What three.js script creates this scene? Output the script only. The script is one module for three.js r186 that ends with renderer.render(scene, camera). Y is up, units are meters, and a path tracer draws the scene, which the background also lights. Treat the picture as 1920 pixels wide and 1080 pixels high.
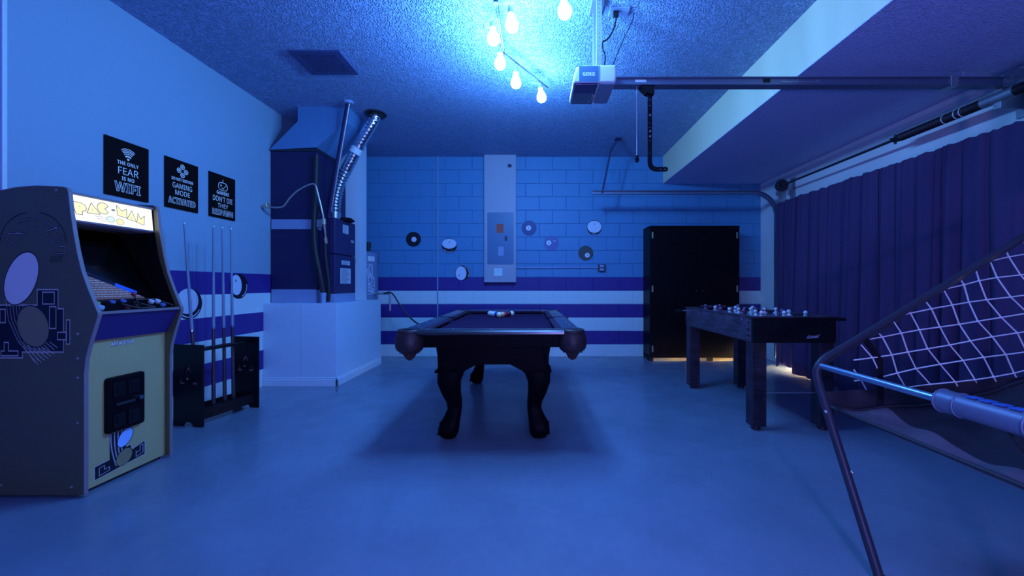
import * as THREE from 'three';
import { mergeGeometries, toCreasedNormals } from 'three/addons/utils/BufferGeometryUtils.js';
import { RoundedBoxGeometry } from 'three/addons/geometries/RoundedBoxGeometry.js';
import { ParametricGeometry } from 'three/addons/geometries/ParametricGeometry.js';
import { RectAreaLightUniformsLib } from 'three/addons/lights/RectAreaLightUniformsLib.js';
RectAreaLightUniformsLib.init();

// ------------------------------------------------------------------ camera, sky, exposure, light colours
const scene = new THREE.Scene();
const camera = new THREE.PerspectiveCamera(2 * Math.atan(540 / 760) * 180 / Math.PI, 1920 / 1080, 0.05, 60);
camera.position.set(0, 1.08, 0);
camera.lookAt(0, 1.08, -5);
camera.setViewOffset(1920, 1080, -45, 5, 1920, 1080);
scene.background = new THREE.Color().setRGB(560, 415, 220);           // warm daylight outside, seen only under the garage door
const renderer = new THREE.WebGLRenderer({ antialias: true });
renderer.toneMapping = THREE.LinearToneMapping;
renderer.toneMappingExposure = 1.06;
renderer.shadowMap.enabled = true;
const BULB = new THREE.Color().setRGB(0.115, 0.37, 1.0);               // blue smart bulbs
const BULB_CD = 1.88, BULB_GLOW = 60;
const REAR = new THREE.Color().setRGB(0.35, 0.29, 1.0);               // unseen violet lamp behind the camera
const REAR_CD = 6.5;

// ------------------------------------------------------------------ helpers
let seed = 7;
const rnd = () => { seed = (seed * 1664525 + 1013904223) >>> 0; return seed / 4294967296; };
const rr = (a, b) => a + (b - a) * rnd();
const V = (x, y, z) => new THREE.Vector3(x, y, z);
const used = new Map();
function numbered(n) { const k = used.get(n) || 0; used.set(n, k + 1); return k ? n + '_' + String(k).padStart(3, '0') : n; }
const bases = new Map();
function metricUV(g) {
  const p = g.attributes.position, n = g.attributes.normal, uv = new Float32Array(p.count * 2);
  for (let i = 0; i < p.count; i += 3) {
    let ax = 0, ay = 0, az = 0;
    for (let k = 0; k < 3; k++) { ax += Math.abs(n.getX(i + k)); ay += Math.abs(n.getY(i + k)); az += Math.abs(n.getZ(i + k)); }
    for (let k = 0; k < 3; k++) {
      const x = p.getX(i + k), y = p.getY(i + k), z = p.getZ(i + k), j = (i + k) * 2;
      if (ax >= ay && ax >= az) { uv[j] = z; uv[j + 1] = y; } else if (ay >= az) { uv[j] = x; uv[j + 1] = z; } else { uv[j] = x; uv[j + 1] = y; }
    }
  }
  g.setAttribute('uv', new THREE.BufferAttribute(uv, 2));
  return g;
}
function mg(list, keepUV) {
  list = (Array.isArray(list) ? list.flat(9) : [list]).map((g) => {
    g = g.index ? g.toNonIndexed() : g.clone();
    for (const k of Object.keys(g.attributes)) if (!['position', 'normal', 'uv'].includes(k)) g.deleteAttribute(k);
    if (!g.attributes.normal) g.computeVertexNormals();
    if (!g.attributes.uv) g.setAttribute('uv', new THREE.BufferAttribute(new Float32Array(g.attributes.position.count * 2), 2));
    return g;
  });
  const g = list.length > 1 ? mergeGeometries(list) : list[0];
  return keepUV ? g : metricUV(g);
}
function mesh(name, geo, mat) { const m = new THREE.Mesh(geo, mat); m.name = name; m.castShadow = m.receiveShadow = true; return m; }
function part(name, geos, mat, parent, o = {}) {                       // a part (or a sub-part) in its thing's coordinates
  const g = mg(geos, o.uv);
  let r = parent; while (r.parent && r.parent !== scene) r = r.parent;
  const b = bases.get(r); if (b) g.translate(-b.x, -b.y, -b.z);
  const m = mesh(numbered(name), g, mat);
  if (o.label) m.userData.label = o.label;
  if (o.kind) m.userData.kind = o.kind;
  parent.add(m);
  return m;
}
function thing(name, label, category, pos = [0, 0, 0], o = {}) {       // o.local: geometry is given about the base
  const t = new THREE.Group(); t.name = numbered(name); t.position.set(...pos); t.rotation.y = o.turn || 0;
  t.userData = { label, category }; if (o.group) t.userData.group = o.group;
  if (!o.local) bases.set(t, V(...pos));
  scene.add(t); return t;
}
function single(name, label, category, geos, mat, o = {}) {
  const m = mesh(numbered(name), mg(geos, o.uv), mat); m.userData = { label, category };
  if (o.group) m.userData.group = o.group;
  scene.add(m); return m;
}
function struct(name, geos, mat, o = {}) { const m = mesh(name, mg(geos, o.uv), mat); m.userData.kind = 'structure'; if (o.label) m.userData.label = o.label; scene.add(m); return m; }
// box by limits: x0,x1,y0,y1,z0,z1, edge radius r
function bx(x0, x1, y0, y1, z0, z1, r = 0) {
  const w = Math.abs(x1 - x0), h = Math.abs(y1 - y0), d = Math.abs(z1 - z0);
  const g = r > 0 ? new RoundedBoxGeometry(w, h, d, 2, Math.min(r, w / 2.01, h / 2.01, d / 2.01)) : new THREE.BoxGeometry(w, h, d);
  return g.translate((x0 + x1) / 2, (y0 + y1) / 2, (z0 + z1) / 2);
}
function rod(a, b, r, r2 = r, seg = 14) {
  const A = V(...a), B = V(...b), L = A.distanceTo(B);
  const g = new THREE.CylinderGeometry(r2, r, L, seg);
  g.applyQuaternion(new THREE.Quaternion().setFromUnitVectors(V(0, 1, 0), B.clone().sub(A).normalize()));
  return g.translate((A.x + B.x) / 2, (A.y + B.y) / 2, (A.z + B.z) / 2);
}
const tube = (pts, r, n = 40, seg = 10, tension = 0.5) => new THREE.TubeGeometry(new THREE.CatmullRomCurve3(pts.map((p) => V(...p)), false, 'catmullrom', tension), n, r, seg, false);
const ball = (x, y, z, r, s = 16) => new THREE.SphereGeometry(r, s, Math.ceil(s * 0.7)).translate(x, y, z);
const shape = (pts) => { const s = new THREE.Shape(); pts.forEach((p, i) => (i ? s.lineTo(...p) : s.moveTo(...p))); return s; };
const extr = (s, d, bev = 0, cs = 12) => new THREE.ExtrudeGeometry(s, { depth: d - 2 * bev, bevelEnabled: bev > 0, bevelSize: bev, bevelThickness: bev, bevelOffset: -bev, bevelSegments: 2, curveSegments: cs }).translate(0, 0, bev);
// a painted block face: box with chamfered front edges, open at the back (18 triangles)
function chamferFace(w, h, d, c) {
  const x = w / 2, y = h / 2, o = [[-x, -y], [x, -y], [x, y], [-x, y]], i = [[-x + c, -y + c], [x - c, -y + c], [x - c, y - c], [-x + c, y - c]];
  const pos = [];
  const quad = (a, b, cc, dd) => pos.push(...a, ...b, ...cc, ...a, ...cc, ...dd);
  quad([...i[0], d], [...i[1], d], [...i[2], d], [...i[3], d]);
  for (let k = 0; k < 4; k++) {
    const n = (k + 1) % 4;
    quad([...o[k], d - c], [...o[n], d - c], [...i[n], d], [...i[k], d]);
    quad([...o[k], 0], [...o[n], 0], [...o[n], d - c], [...o[k], d - c]);
  }
  const g = new THREE.BufferGeometry(); g.setAttribute('position', new THREE.Float32BufferAttribute(pos, 3)); g.computeVertexNormals(); return g;
}
// ------------------------------------------------------------------ textures
function dataTex(n, f, rep = 1, srgb = false) {
  const d = new Uint8Array(n * n * 4);
  for (let y = 0; y < n; y++) for (let x = 0; x < n; x++) { const c = f(x, y); const o = (y * n + x) * 4; if (c.length) { d[o] = c[0]; d[o + 1] = c[1]; d[o + 2] = c[2]; } else d[o] = d[o + 1] = d[o + 2] = Math.max(0, Math.min(255, c)); d[o + 3] = 255; }
  const t = new THREE.DataTexture(d, n, n); t.wrapS = t.wrapT = THREE.RepeatWrapping; t.magFilter = THREE.LinearFilter; t.minFilter = THREE.LinearMipmapLinearFilter; t.generateMipmaps = true;
  if (srgb) t.colorSpace = THREE.SRGBColorSpace; t.repeat.set(rep, rep); t.needsUpdate = true; return t;
}
function valueNoise(n, cells) {                                        // tileable
  const g = Array.from({ length: cells * cells }, rnd), out = new Float32Array(n * n), s = (t) => t * t * (3 - 2 * t);
  for (let y = 0; y < n; y++) for (let x = 0; x < n; x++) {
    const fx = x / n * cells, fy = y / n * cells, ix = Math.floor(fx), iy = Math.floor(fy), u = s(fx - ix), v = s(fy - iy);
    const a = g[iy % cells * cells + ix % cells], b = g[iy % cells * cells + (ix + 1) % cells], c = g[(iy + 1) % cells * cells + ix % cells], d = g[(iy + 1) % cells * cells + (ix + 1) % cells];
    out[y * n + x] = (a * (1 - u) + b * u) * (1 - v) + (c * (1 - u) + d * u) * v;
  }
  return out;
}
function bumps(n, count, r0, r1) {                                     // soft round grains, tileable
  const h = new Float32Array(n * n);
  for (let i = 0; i < count; i++) {
    const cx = rnd() * n, cy = rnd() * n, r = rr(r0, r1), a = rr(0.45, 1), R = Math.ceil(r);
    for (let dy = -R; dy <= R; dy++) for (let dx = -R; dx <= R; dx++) {
      const q = 1 - (dx * dx + dy * dy) / (r * r); if (q <= 0) continue;
      const k = (((cy | 0) + dy + n) % n) * n + ((cx | 0) + dx + n) % n; h[k] = Math.max(h[k], a * Math.sqrt(q));
    }
  }
  return h;
}
const popH = bumps(1024, 6500, 4, 7), popN = valueNoise(1024, 128);
const popTex = dataTex(1024, (x, y) => 235 * popH[y * 1024 + x] + 20 * popN[y * 1024 + x], 1);
const peelH = valueNoise(512, 96), peelL = valueNoise(512, 24);
const peelTex = dataTex(512, (x, y) => 150 * peelH[y * 512 + x] + 100 * peelL[y * 512 + x], 1.4);
const blotA = valueNoise(512, 5), blotB = valueNoise(512, 17), blotC = valueNoise(512, 90);
const floorTex = dataTex(512, (x, y) => { const i = y * 512 + x, v = 205 + 24 * blotA[i] + 14 * blotB[i] + 8 * blotC[i]; return [v, v, v]; }, 0.31, true);
const floorRough = dataTex(512, (x, y) => { const i = y * 512 + x; return 130 + 60 * blotB[i] + 45 * blotA[i]; }, 0.47);
const floorBump = dataTex(512, (x, y) => { const i = y * 512 + x; return 120 * blotB[i] + 60 * blotC[i]; }, 0.9);
const grainN = valueNoise(256, 64), grainM = valueNoise(256, 8);
const weaveTex = dataTex(256, (x, y) => 128 + 60 * Math.sin(x * Math.PI / 2) * Math.sin(y * Math.PI / 2) + 60 * (grainN[y * 256 + x] - 0.5), 8);
const woodTex = dataTex(256, (x, y) => { const s = grainN[(y * 256) + ((x >> 4) & 255)], m = grainM[y * 256 + x], v = 120 + 80 * s + 60 * (m - 0.5); return [v, v, v * 1.02]; }, 2.2, true);
function canvasTex(w, h, draw) {
  const c = document.createElement('canvas'); c.width = w; c.height = h; const x = c.getContext('2d'); draw(x, w, h);
  const t = new THREE.CanvasTexture(c); t.colorSpace = THREE.SRGBColorSpace; t.anisotropy = 8; return t;
}
// ------------------------------------------------------------------ materials
const lin = (r, g, b) => new THREE.Color().setRGB(r, g, b);
const std = (c, roughness = 0.6, metalness = 0, extra = {}) => new THREE.MeshStandardMaterial({ color: Array.isArray(c) ? lin(...c) : c, roughness, metalness, ...extra });
const phys = (c, roughness, extra) => new THREE.MeshPhysicalMaterial({ color: lin(...c), roughness, ...extra });
const M = {
  wall: std([0.28, 0.43, 0.54], 0.62, 0, { bumpMap: peelTex, bumpScale: 0.0012 }),
  block: std([0.08, 0.28, 0.50], 0.5, 0, { bumpMap: peelTex, bumpScale: 0.0014 }),
  soffitWhite: std([0.9, 0.8, 0.5], 0.6, 0, { bumpMap: peelTex, bumpScale: 0.001 }),
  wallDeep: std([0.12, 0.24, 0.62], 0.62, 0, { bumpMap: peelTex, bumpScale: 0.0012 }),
  white: std([0.66, 0.8, 0.8], 0.5, 0, { bumpMap: peelTex, bumpScale: 0.001 }),
  navy: std([0.045, 0.022, 0.23], 0.55, 0, { bumpMap: peelTex, bumpScale: 0.001 }),
  plaster: std([0.62, 0.66, 0.72], 0.7, 0, { bumpMap: peelTex, bumpScale: 0.0012 }),
  ceiling: std([0.33, 0.48, 0.74], 0.95, 0, { bumpMap: popTex, bumpScale: 0.022 }),
  soffitUnder: std([0.55, 0.6, 0.88], 0.9, 0, { bumpMap: popTex, bumpScale: 0.006 }),
  floor: phys([0.25, 0.32, 0.43], 0.6, { map: floorTex, roughnessMap: floorRough, bumpMap: floorBump, bumpScale: 0.0006, clearcoat: 0.5, clearcoatRoughness: 0.18 }),
  concrete: std([0.5, 0.48, 0.44], 0.9),
  black: phys([0.006, 0.005, 0.008], 0.4, { specularIntensity: 0.6 }),
  blackSatin: phys([0.0035, 0.0025, 0.0045], 0.45, { specularIntensity: 0.3 }),
  blackGloss: phys([0.008, 0.008, 0.01], 0.18, { clearcoat: 1, clearcoatRoughness: 0.06 }),
  blackMatte: phys([0.010, 0.008, 0.014], 0.85, { specularIntensity: 0.35 }),
  tableWood: phys([0.0035, 0.0025, 0.0045], 0.5, { specularIntensity: 0.14 }),
  railWood: phys([0.016, 0.014, 0.018], 0.3, { clearcoat: 0.9, clearcoatRoughness: 0.22 }),
  felt: phys([0.035, 0.014, 0.05], 0.95, { bumpMap: weaveTex, bumpScale: 0.0003, specularIntensity: 0.2 }),
  cushion: std([0.028, 0.009, 0.04], 0.95),
  leather: std([0.035, 0.018, 0.022], 0.5, 0, { bumpMap: peelTex, bumpScale: 0.001 }),
  fringe: std([0.06, 0.02, 0.02], 0.7),
  pearl: std([0.8, 0.8, 0.78], 0.3),
  steel: std([0.55, 0.56, 0.58], 0.35, 0.9),
  galv: std([0.42, 0.44, 0.48], 0.45, 0.75),
  foil: std([0.8, 0.82, 0.85], 0.16, 1),
  darkSteel: std([0.06, 0.055, 0.07], 0.45, 0.6),
  spring: std([0.05, 0.035, 0.045], 0.4, 0.6),
  chrome: std([0.75, 0.77, 0.8], 0.12, 1),
  hvacDark: std([0.02, 0.012, 0.07], 0.5, 0.1),
  hvacDoor: std([0.032, 0.022, 0.095], 0.45, 0.1),
  hvacBand: std([0.28, 0.36, 0.55], 0.5),
  duct: std([0.11, 0.26, 0.46], 0.55, 0.1, { bumpMap: peelTex, bumpScale: 0.001 }),
  copper: std([0.6, 0.5, 0.5], 0.3, 0.8),
  rubber: std([0.015, 0.013, 0.018], 0.55),
  platform: std([0.58, 0.74, 0.86], 0.6, 0, { bumpMap: peelTex, bumpScale: 0.001 }),
  platformTrim: std([0.66, 0.78, 0.86], 0.45),
  headerWhite: std([0.9, 0.88, 0.84], 0.6),
  joint: std([0.08, 0.23, 0.44], 0.8),
  heater: std([0.2, 0.27, 0.42], 0.4),
  sticker: std([0.75, 0.78, 0.8], 0.5),
  redLabel: std([0.5, 0.09, 0.06], 0.6),
  panelBlue: std([0.09, 0.19, 0.34], 0.4, 0),
  chase: std([0.40, 0.42, 0.5], 0.5),
  curtain: phys([0.085, 0.05, 0.125], 0.9, { bumpMap: weaveTex, bumpScale: 0.0004, specularIntensity: 0.2 }),
  arcadeYellow: phys([0.47, 0.42, 0.19], 0.42, { clearcoat: 0.2, clearcoatRoughness: 0.3 }),
  arcadeYellowShaded: phys([0.11, 0.11, 0.05], 0.45, { clearcoat: 0.15, clearcoatRoughness: 0.3 }),  // the yellow front paint darkened: shade on the sides put into the colour
  tMould: std([0.24, 0.2, 0.22], 0.45),
  purple: std([0.04, 0.02, 0.16], 0.5),
  screen: phys([0.004, 0.004, 0.005], 0.12, { clearcoat: 1, clearcoatRoughness: 0.03 }),
  liner: phys([0.004, 0.004, 0.006], 0.9, { specularIntensity: 0.2 }),
  screw: std([0.5, 0.5, 0.46], 0.35, 0.6),
  tan: std([0.65, 0.5, 0.3], 0.6),
  grille: std([0.06, 0.075, 0.2], 0.6),
  inlay: std([0.3, 0.25, 0.33], 0.4),
  brass: std([0.7, 0.6, 0.4], 0.35, 0.8),
  foosSide: std([0.2, 0.12, 0.19], 0.5, 0, { map: woodTex }),
  foosLeg: std([0.08, 0.045, 0.08], 0.45, 0, { map: woodTex }),
  foosEnd: phys([0.006, 0.005, 0.008], 0.5, { specularIntensity: 0.35 }),
  foosPitch: std([0.05, 0.12, 0.09], 0.6),
  manWhite: std([0.8, 0.82, 0.85], 0.4),
  manRed: std([0.22, 0.1, 0.2], 0.4),
  frameTube: phys([0.03, 0.03, 0.05], 0.45, { specularIntensity: 0.7 }),
  barSteel: std([0.35, 0.5, 0.7], 0.3, 0.8),
  padGrey: std([0.12, 0.15, 0.24], 0.45, 0.2),
  padPrint: std([0.03, 0.14, 0.5], 0.5),
  netCord: std([0.9, 0.86, 0.88], 0.7),
  sling: std([0.16, 0.13, 0.17], 0.42, 0, { bumpMap: peelTex, bumpScale: 0.001 }),
  slingDark: std([0.02, 0.018, 0.03], 0.6),
  ribbon: std([0.3, 0.55, 0.85], 0.5),
  openerWhite: std([0.72, 0.76, 0.78], 0.4),
  openerGrey: std([0.22, 0.3, 0.4], 0.4),
  openerLens: phys([0.03, 0.02, 0.12], 0.25, { clearcoat: 0.6 }),
  rail: std([0.2, 0.24, 0.34], 0.4, 0.6),
  cueWood: std([0.24, 0.31, 0.42], 0.3),
  cueButt: std([0.06, 0.04, 0.06], 0.25),
  rackWood: phys([0.006, 0.005, 0.008], 0.45, { specularIntensity: 0.5 }),
};
const bulbMat = new THREE.MeshStandardMaterial({ color: 0xffffff, roughness: 0.3, emissive: BULB, emissiveIntensity: BULB_GLOW });
const rearMat = new THREE.MeshStandardMaterial({ color: 0xffffff, roughness: 0.3, emissive: REAR, emissiveIntensity: 12 });

// ------------------------------------------------------------------ the room
const XL = -2.92, XR = 3.40, ZB = -6.13, ZN = 0.7, H = 3.03;
const struGroup = (name) => { const g = new THREE.Group(); g.name = name; g.userData.kind = 'structure'; scene.add(g); return g; };
struct('floor', bx(XL - 0.3, XR + 0.12, -0.12, 0, ZB - 0.3, ZN + 0.2), M.floor);
struct('ceiling', bx(XL - 0.3, XR + 0.3, H, H + 0.12, ZB - 0.3, ZN + 0.2), M.ceiling);
{ // dropped soffit over the garage door side
  const g = struGroup('ceiling_soffit');
  const f = part('soffit_face', bx(1.92, 1.94, 2.62, H, ZB, ZN), M.soffitWhite, g);
  const u = part('soffit_underside', bx(1.921, XR, 2.615, 2.64, ZB, ZN), M.soffitUnder, g);
}
{ // left wall: main stretch with painted bands, then a stretch set back nearer the camera
  const w = struct('wall_left', [bx(XL - 0.2, XL, 0, H, ZB - 0.2, -2.235)], M.wall);
  const bands = [[0, 0.186, 'white'], [0.186, 0.389, 'navy'], [0.389, 0.592, 'white'], [0.592, 0.795, 'navy'], [0.795, 0.998, 'white'], [0.998, 1.2, 'navy']];
  for (const [a, b, m] of bands) part('painted_band', bx(XL - 0.001, XL + 0.0012, a, b, ZB, -2.24), M[m], w);
  part('corner_bead', bx(XL - 0.2, XL + 0.004, 0, H, -2.237, -2.214, 0.003), M.white, w);
  struct('wall_left_return', bx(XL - 0.3, XL - 0.06, 0, H, -2.215, ZN + 0.2), M.wallDeep);
}
struct('wall_near', bx(XL - 0.3, XR + 0.3, 0, H, ZN, ZN + 0.2), M.wall);
{ // back wall of painted concrete blocks
  const w = struct('wall_back', bx(XL - 0.2, XR + 0.3, 0, H, ZB - 0.2, ZB - 0.0072), M.joint);
  for (let k = 0; k < 6; k++) part('painted_band', bx(XL, XR, Math.max(0, k * 0.203 - 0.017), k * 0.203 + 0.186, ZB - 0.0074, ZB - 0.0066), k % 2 ? M.navy : M.white, w);
  const faces = [chamferFace(0.3985, 0.1955, 0.007, 0.0035), chamferFace(0.3975, 0.195, 0.0078, 0.004), chamferFace(0.399, 0.196, 0.0064, 0.003)].map((g) => metricUV(g));
  const cache = new Map();
  for (let k = 0; k < 15; k++) {
    const y0 = Math.max(0, k * 0.203 - 0.017), y1 = (k + 1) * 0.203 - 0.017, mat = k < 6 ? (k % 2 ? M.navy : M.white) : M.block;
    const off = k % 2 ? -1.98 : -2.185;
    for (let x = off - 0.406 * 3; x < XR; x += 0.406) {
      const a = Math.max(x, XL), b = Math.min(x + 0.406, XR); if (b - a < 0.05) continue;
      let g;
      if (b - a > 0.4 && y1 - y0 > 0.2) g = faces[Math.floor(rnd() * 3)];
      else { const key = (b - a).toFixed(3) + (y1 - y0).toFixed(3); if (!cache.has(key)) cache.set(key, metricUV(chamferFace(b - a - 0.0075, y1 - y0 - 0.0075, 0.007, 0.0035))); g = cache.get(key); }
      const m = mesh(numbered('block'), g, mat); m.position.set((a + b) / 2, (y0 + y1) / 2, ZB - 0.0074); w.add(m);
    }
  }
}
{ // right wall: header over the door, returns beside it, the door itself behind the curtain
  struct('wall_right', [bx(XR, XR + 0.2, 2.16, H, ZB - 0.2, ZN + 0.2), bx(XR, XR + 0.2, 0, 2.16, ZB - 0.2, -5.28), bx(XR, XR + 0.2, 0, 2.16, -0.35, ZN + 0.2)], M.headerWhite);
  part('header_trim', bx(XR - 0.018, XR + 0.01, 2.52, 2.56, ZB, ZN, 0.004), M.plaster, scene.getObjectByName('wall_right'));
  const d = struGroup('door_1');
  for (let i = 0; i < 4; i++) part('door_section', bx(XR + 0.02, XR + 0.06, 0.065 + i * 0.535, 0.065 + (i + 1) * 0.535 - 0.004, -5.32, -0.31, 0.006), M.white, d);
  part('added_light_stop', bx(XR + 0.03, XR + 0.05, 0, 0.066, -4.84, -0.31), M.rubber, d); part('added_light_stop', bx(XR + 0.03, XR + 0.05, 0, 0.066, -5.33, -5.30), M.rubber, d);  // unseen strips added under the door to narrow the daylight leak
  struct('driveway_slab_1', bx(XR + 0.12, XR + 3, -0.14, -0.02, -7, 1.5), M.concrete, { label: 'driveway slab outside the door' });  // driveway ground out of view, beyond the garage door
}
{ // short partition behind the air handler
  struct('wall_partition', bx(XL, -2.30, 0.887, H, -5.50, -5.30), M.platformTrim);
}

// ------------------------------------------------------------------ lamps: the ceiling track light, and an unseen one behind the camera
function pointAt(p, color, cd, parent) { const l = new THREE.PointLight(color, cd, 0, 2); l.position.copy(p); l.castShadow = true; l.shadow.radius = 2; l.shadow.mapSize.set(512, 512); parent.add(l); return l; }
function bulbGeo(r) { // pear-shaped bulb hanging down from its socket at the origin
  const pts = [[0.0001, -0.098], [0.012, -0.097], [0.024, -0.091], [0.031, -0.08], [0.0335, -0.067], [0.031, -0.052], [0.025, -0.036], [0.018, -0.02], [0.0145, -0.006], [0.0145, 0.004]];
  return new THREE.LatheGeometry(pts.map(([a, b]) => new THREE.Vector2(a * r, b * r)), 24);
}
{
  const t = thing('track_light', 'hinged ceiling track light with six glowing pear bulbs', 'light fixture', [-0.26, 3.03, -2.63]);
  const ry = 2.935;
  const j0 = [-0.26, ry, -2.63], j1 = [-0.266, ry, -3.22], j2 = [0.115, ry, -3.81], j3 = [0.34, ry, -2.28];
  part('canopy', new THREE.CylinderGeometry(0.06, 0.065, 0.028, 28).translate(-0.26, 3.016, -2.63), M.steel, t);
  for (const [p, q, r] of [[[-0.26, 3.02, -2.63], j0, 0.008], [[0.02, 3.03, -3.663], [0.02, ry, -3.663], 0.004], [[0.3, 3.03, -2.32], [0.3, ry, -2.32], 0.004]]) part('stem', rod(p, q, r), M.steel, t);
  part('arm', [rod([-0.268, ry, -2.62], [-0.274, ry, -3.22], 0.006), rod([-0.252, ry, -2.62], [-0.258, ry, -3.22], 0.006)], M.chrome, t);
  part('arm', rod(j1, j2, 0.006), M.darkSteel, t);
  part('arm', rod(j0, j3, 0.007), M.darkSteel, t);
  for (const p of [j1, j0]) part('hinge', new THREE.CylinderGeometry(0.016, 0.016, 0.05, 18).translate(...p), M.darkSteel, t);
  // socket top, lean direction, radius
  const spots = [
    [[0.035, 2.915, -3.70], [0.12, -1, 0.12]], [[-0.17, 2.9, -3.385], [0.02, -1, -0.02]], [[-0.275, 2.905, -3.14], [0.0, -1, 0.25]],
    [[-0.30, 2.9, -2.82], [0.06, -1, 0.28]], [[-0.17, 2.905, -2.68], [0.1, -1, 0.25]], [[0.17, 2.9, -2.54], [0.06, -1, 0.25]]];
  for (const [p, d] of spots) {
    const dir = V(...d).normalize(), q = new THREE.Quaternion().setFromUnitVectors(V(0, -1, 0), dir), P = V(...p);
    const place = (g) => g.applyQuaternion(q).translate(P.x, P.y, P.z);
    const s = part('socket', [place(new THREE.CylinderGeometry(0.019, 0.022, 0.05, 20).translate(0, -0.018, 0)), rod(p, [p[0] * 0.7 + (-0.2) * 0.3, ry, p[2]], 0.005)], M.galv, t);
    part('bulb', place(bulbGeo(1.3).translate(0, -0.045, 0)), bulbMat, t);
    const c = P.clone().addScaledVector(dir, 0.118); pointAt(c.sub(t.position), BULB, BULB_CD, t);
  }
}
{ // unseen lamp behind the camera, placed to light near floor, soffit and curtain
  const t = thing('unseen_wall_lamp', 'unseen violet globe lamp behind the viewer, placed to light the near floor', 'lamp', [0.5, 0.98, ZN]);
  part('back_plate', new THREE.CylinderGeometry(0.06, 0.06, 0.02, 24).rotateX(Math.PI / 2).translate(0.5, 0.98, ZN - 0.01), M.steel, t);
  part('arm', rod([0.5, 0.98, ZN - 0.01], [0.5, 0.98, ZN - 0.1], 0.012), M.steel, t);
  part('globe', ball(0.5, 0.98, ZN - 0.16, 0.07, 28), rearMat, t);
  pointAt(V(0.5, 0.98, ZN - 0.16).sub(t.position), REAR, REAR_CD, t);
}

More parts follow.
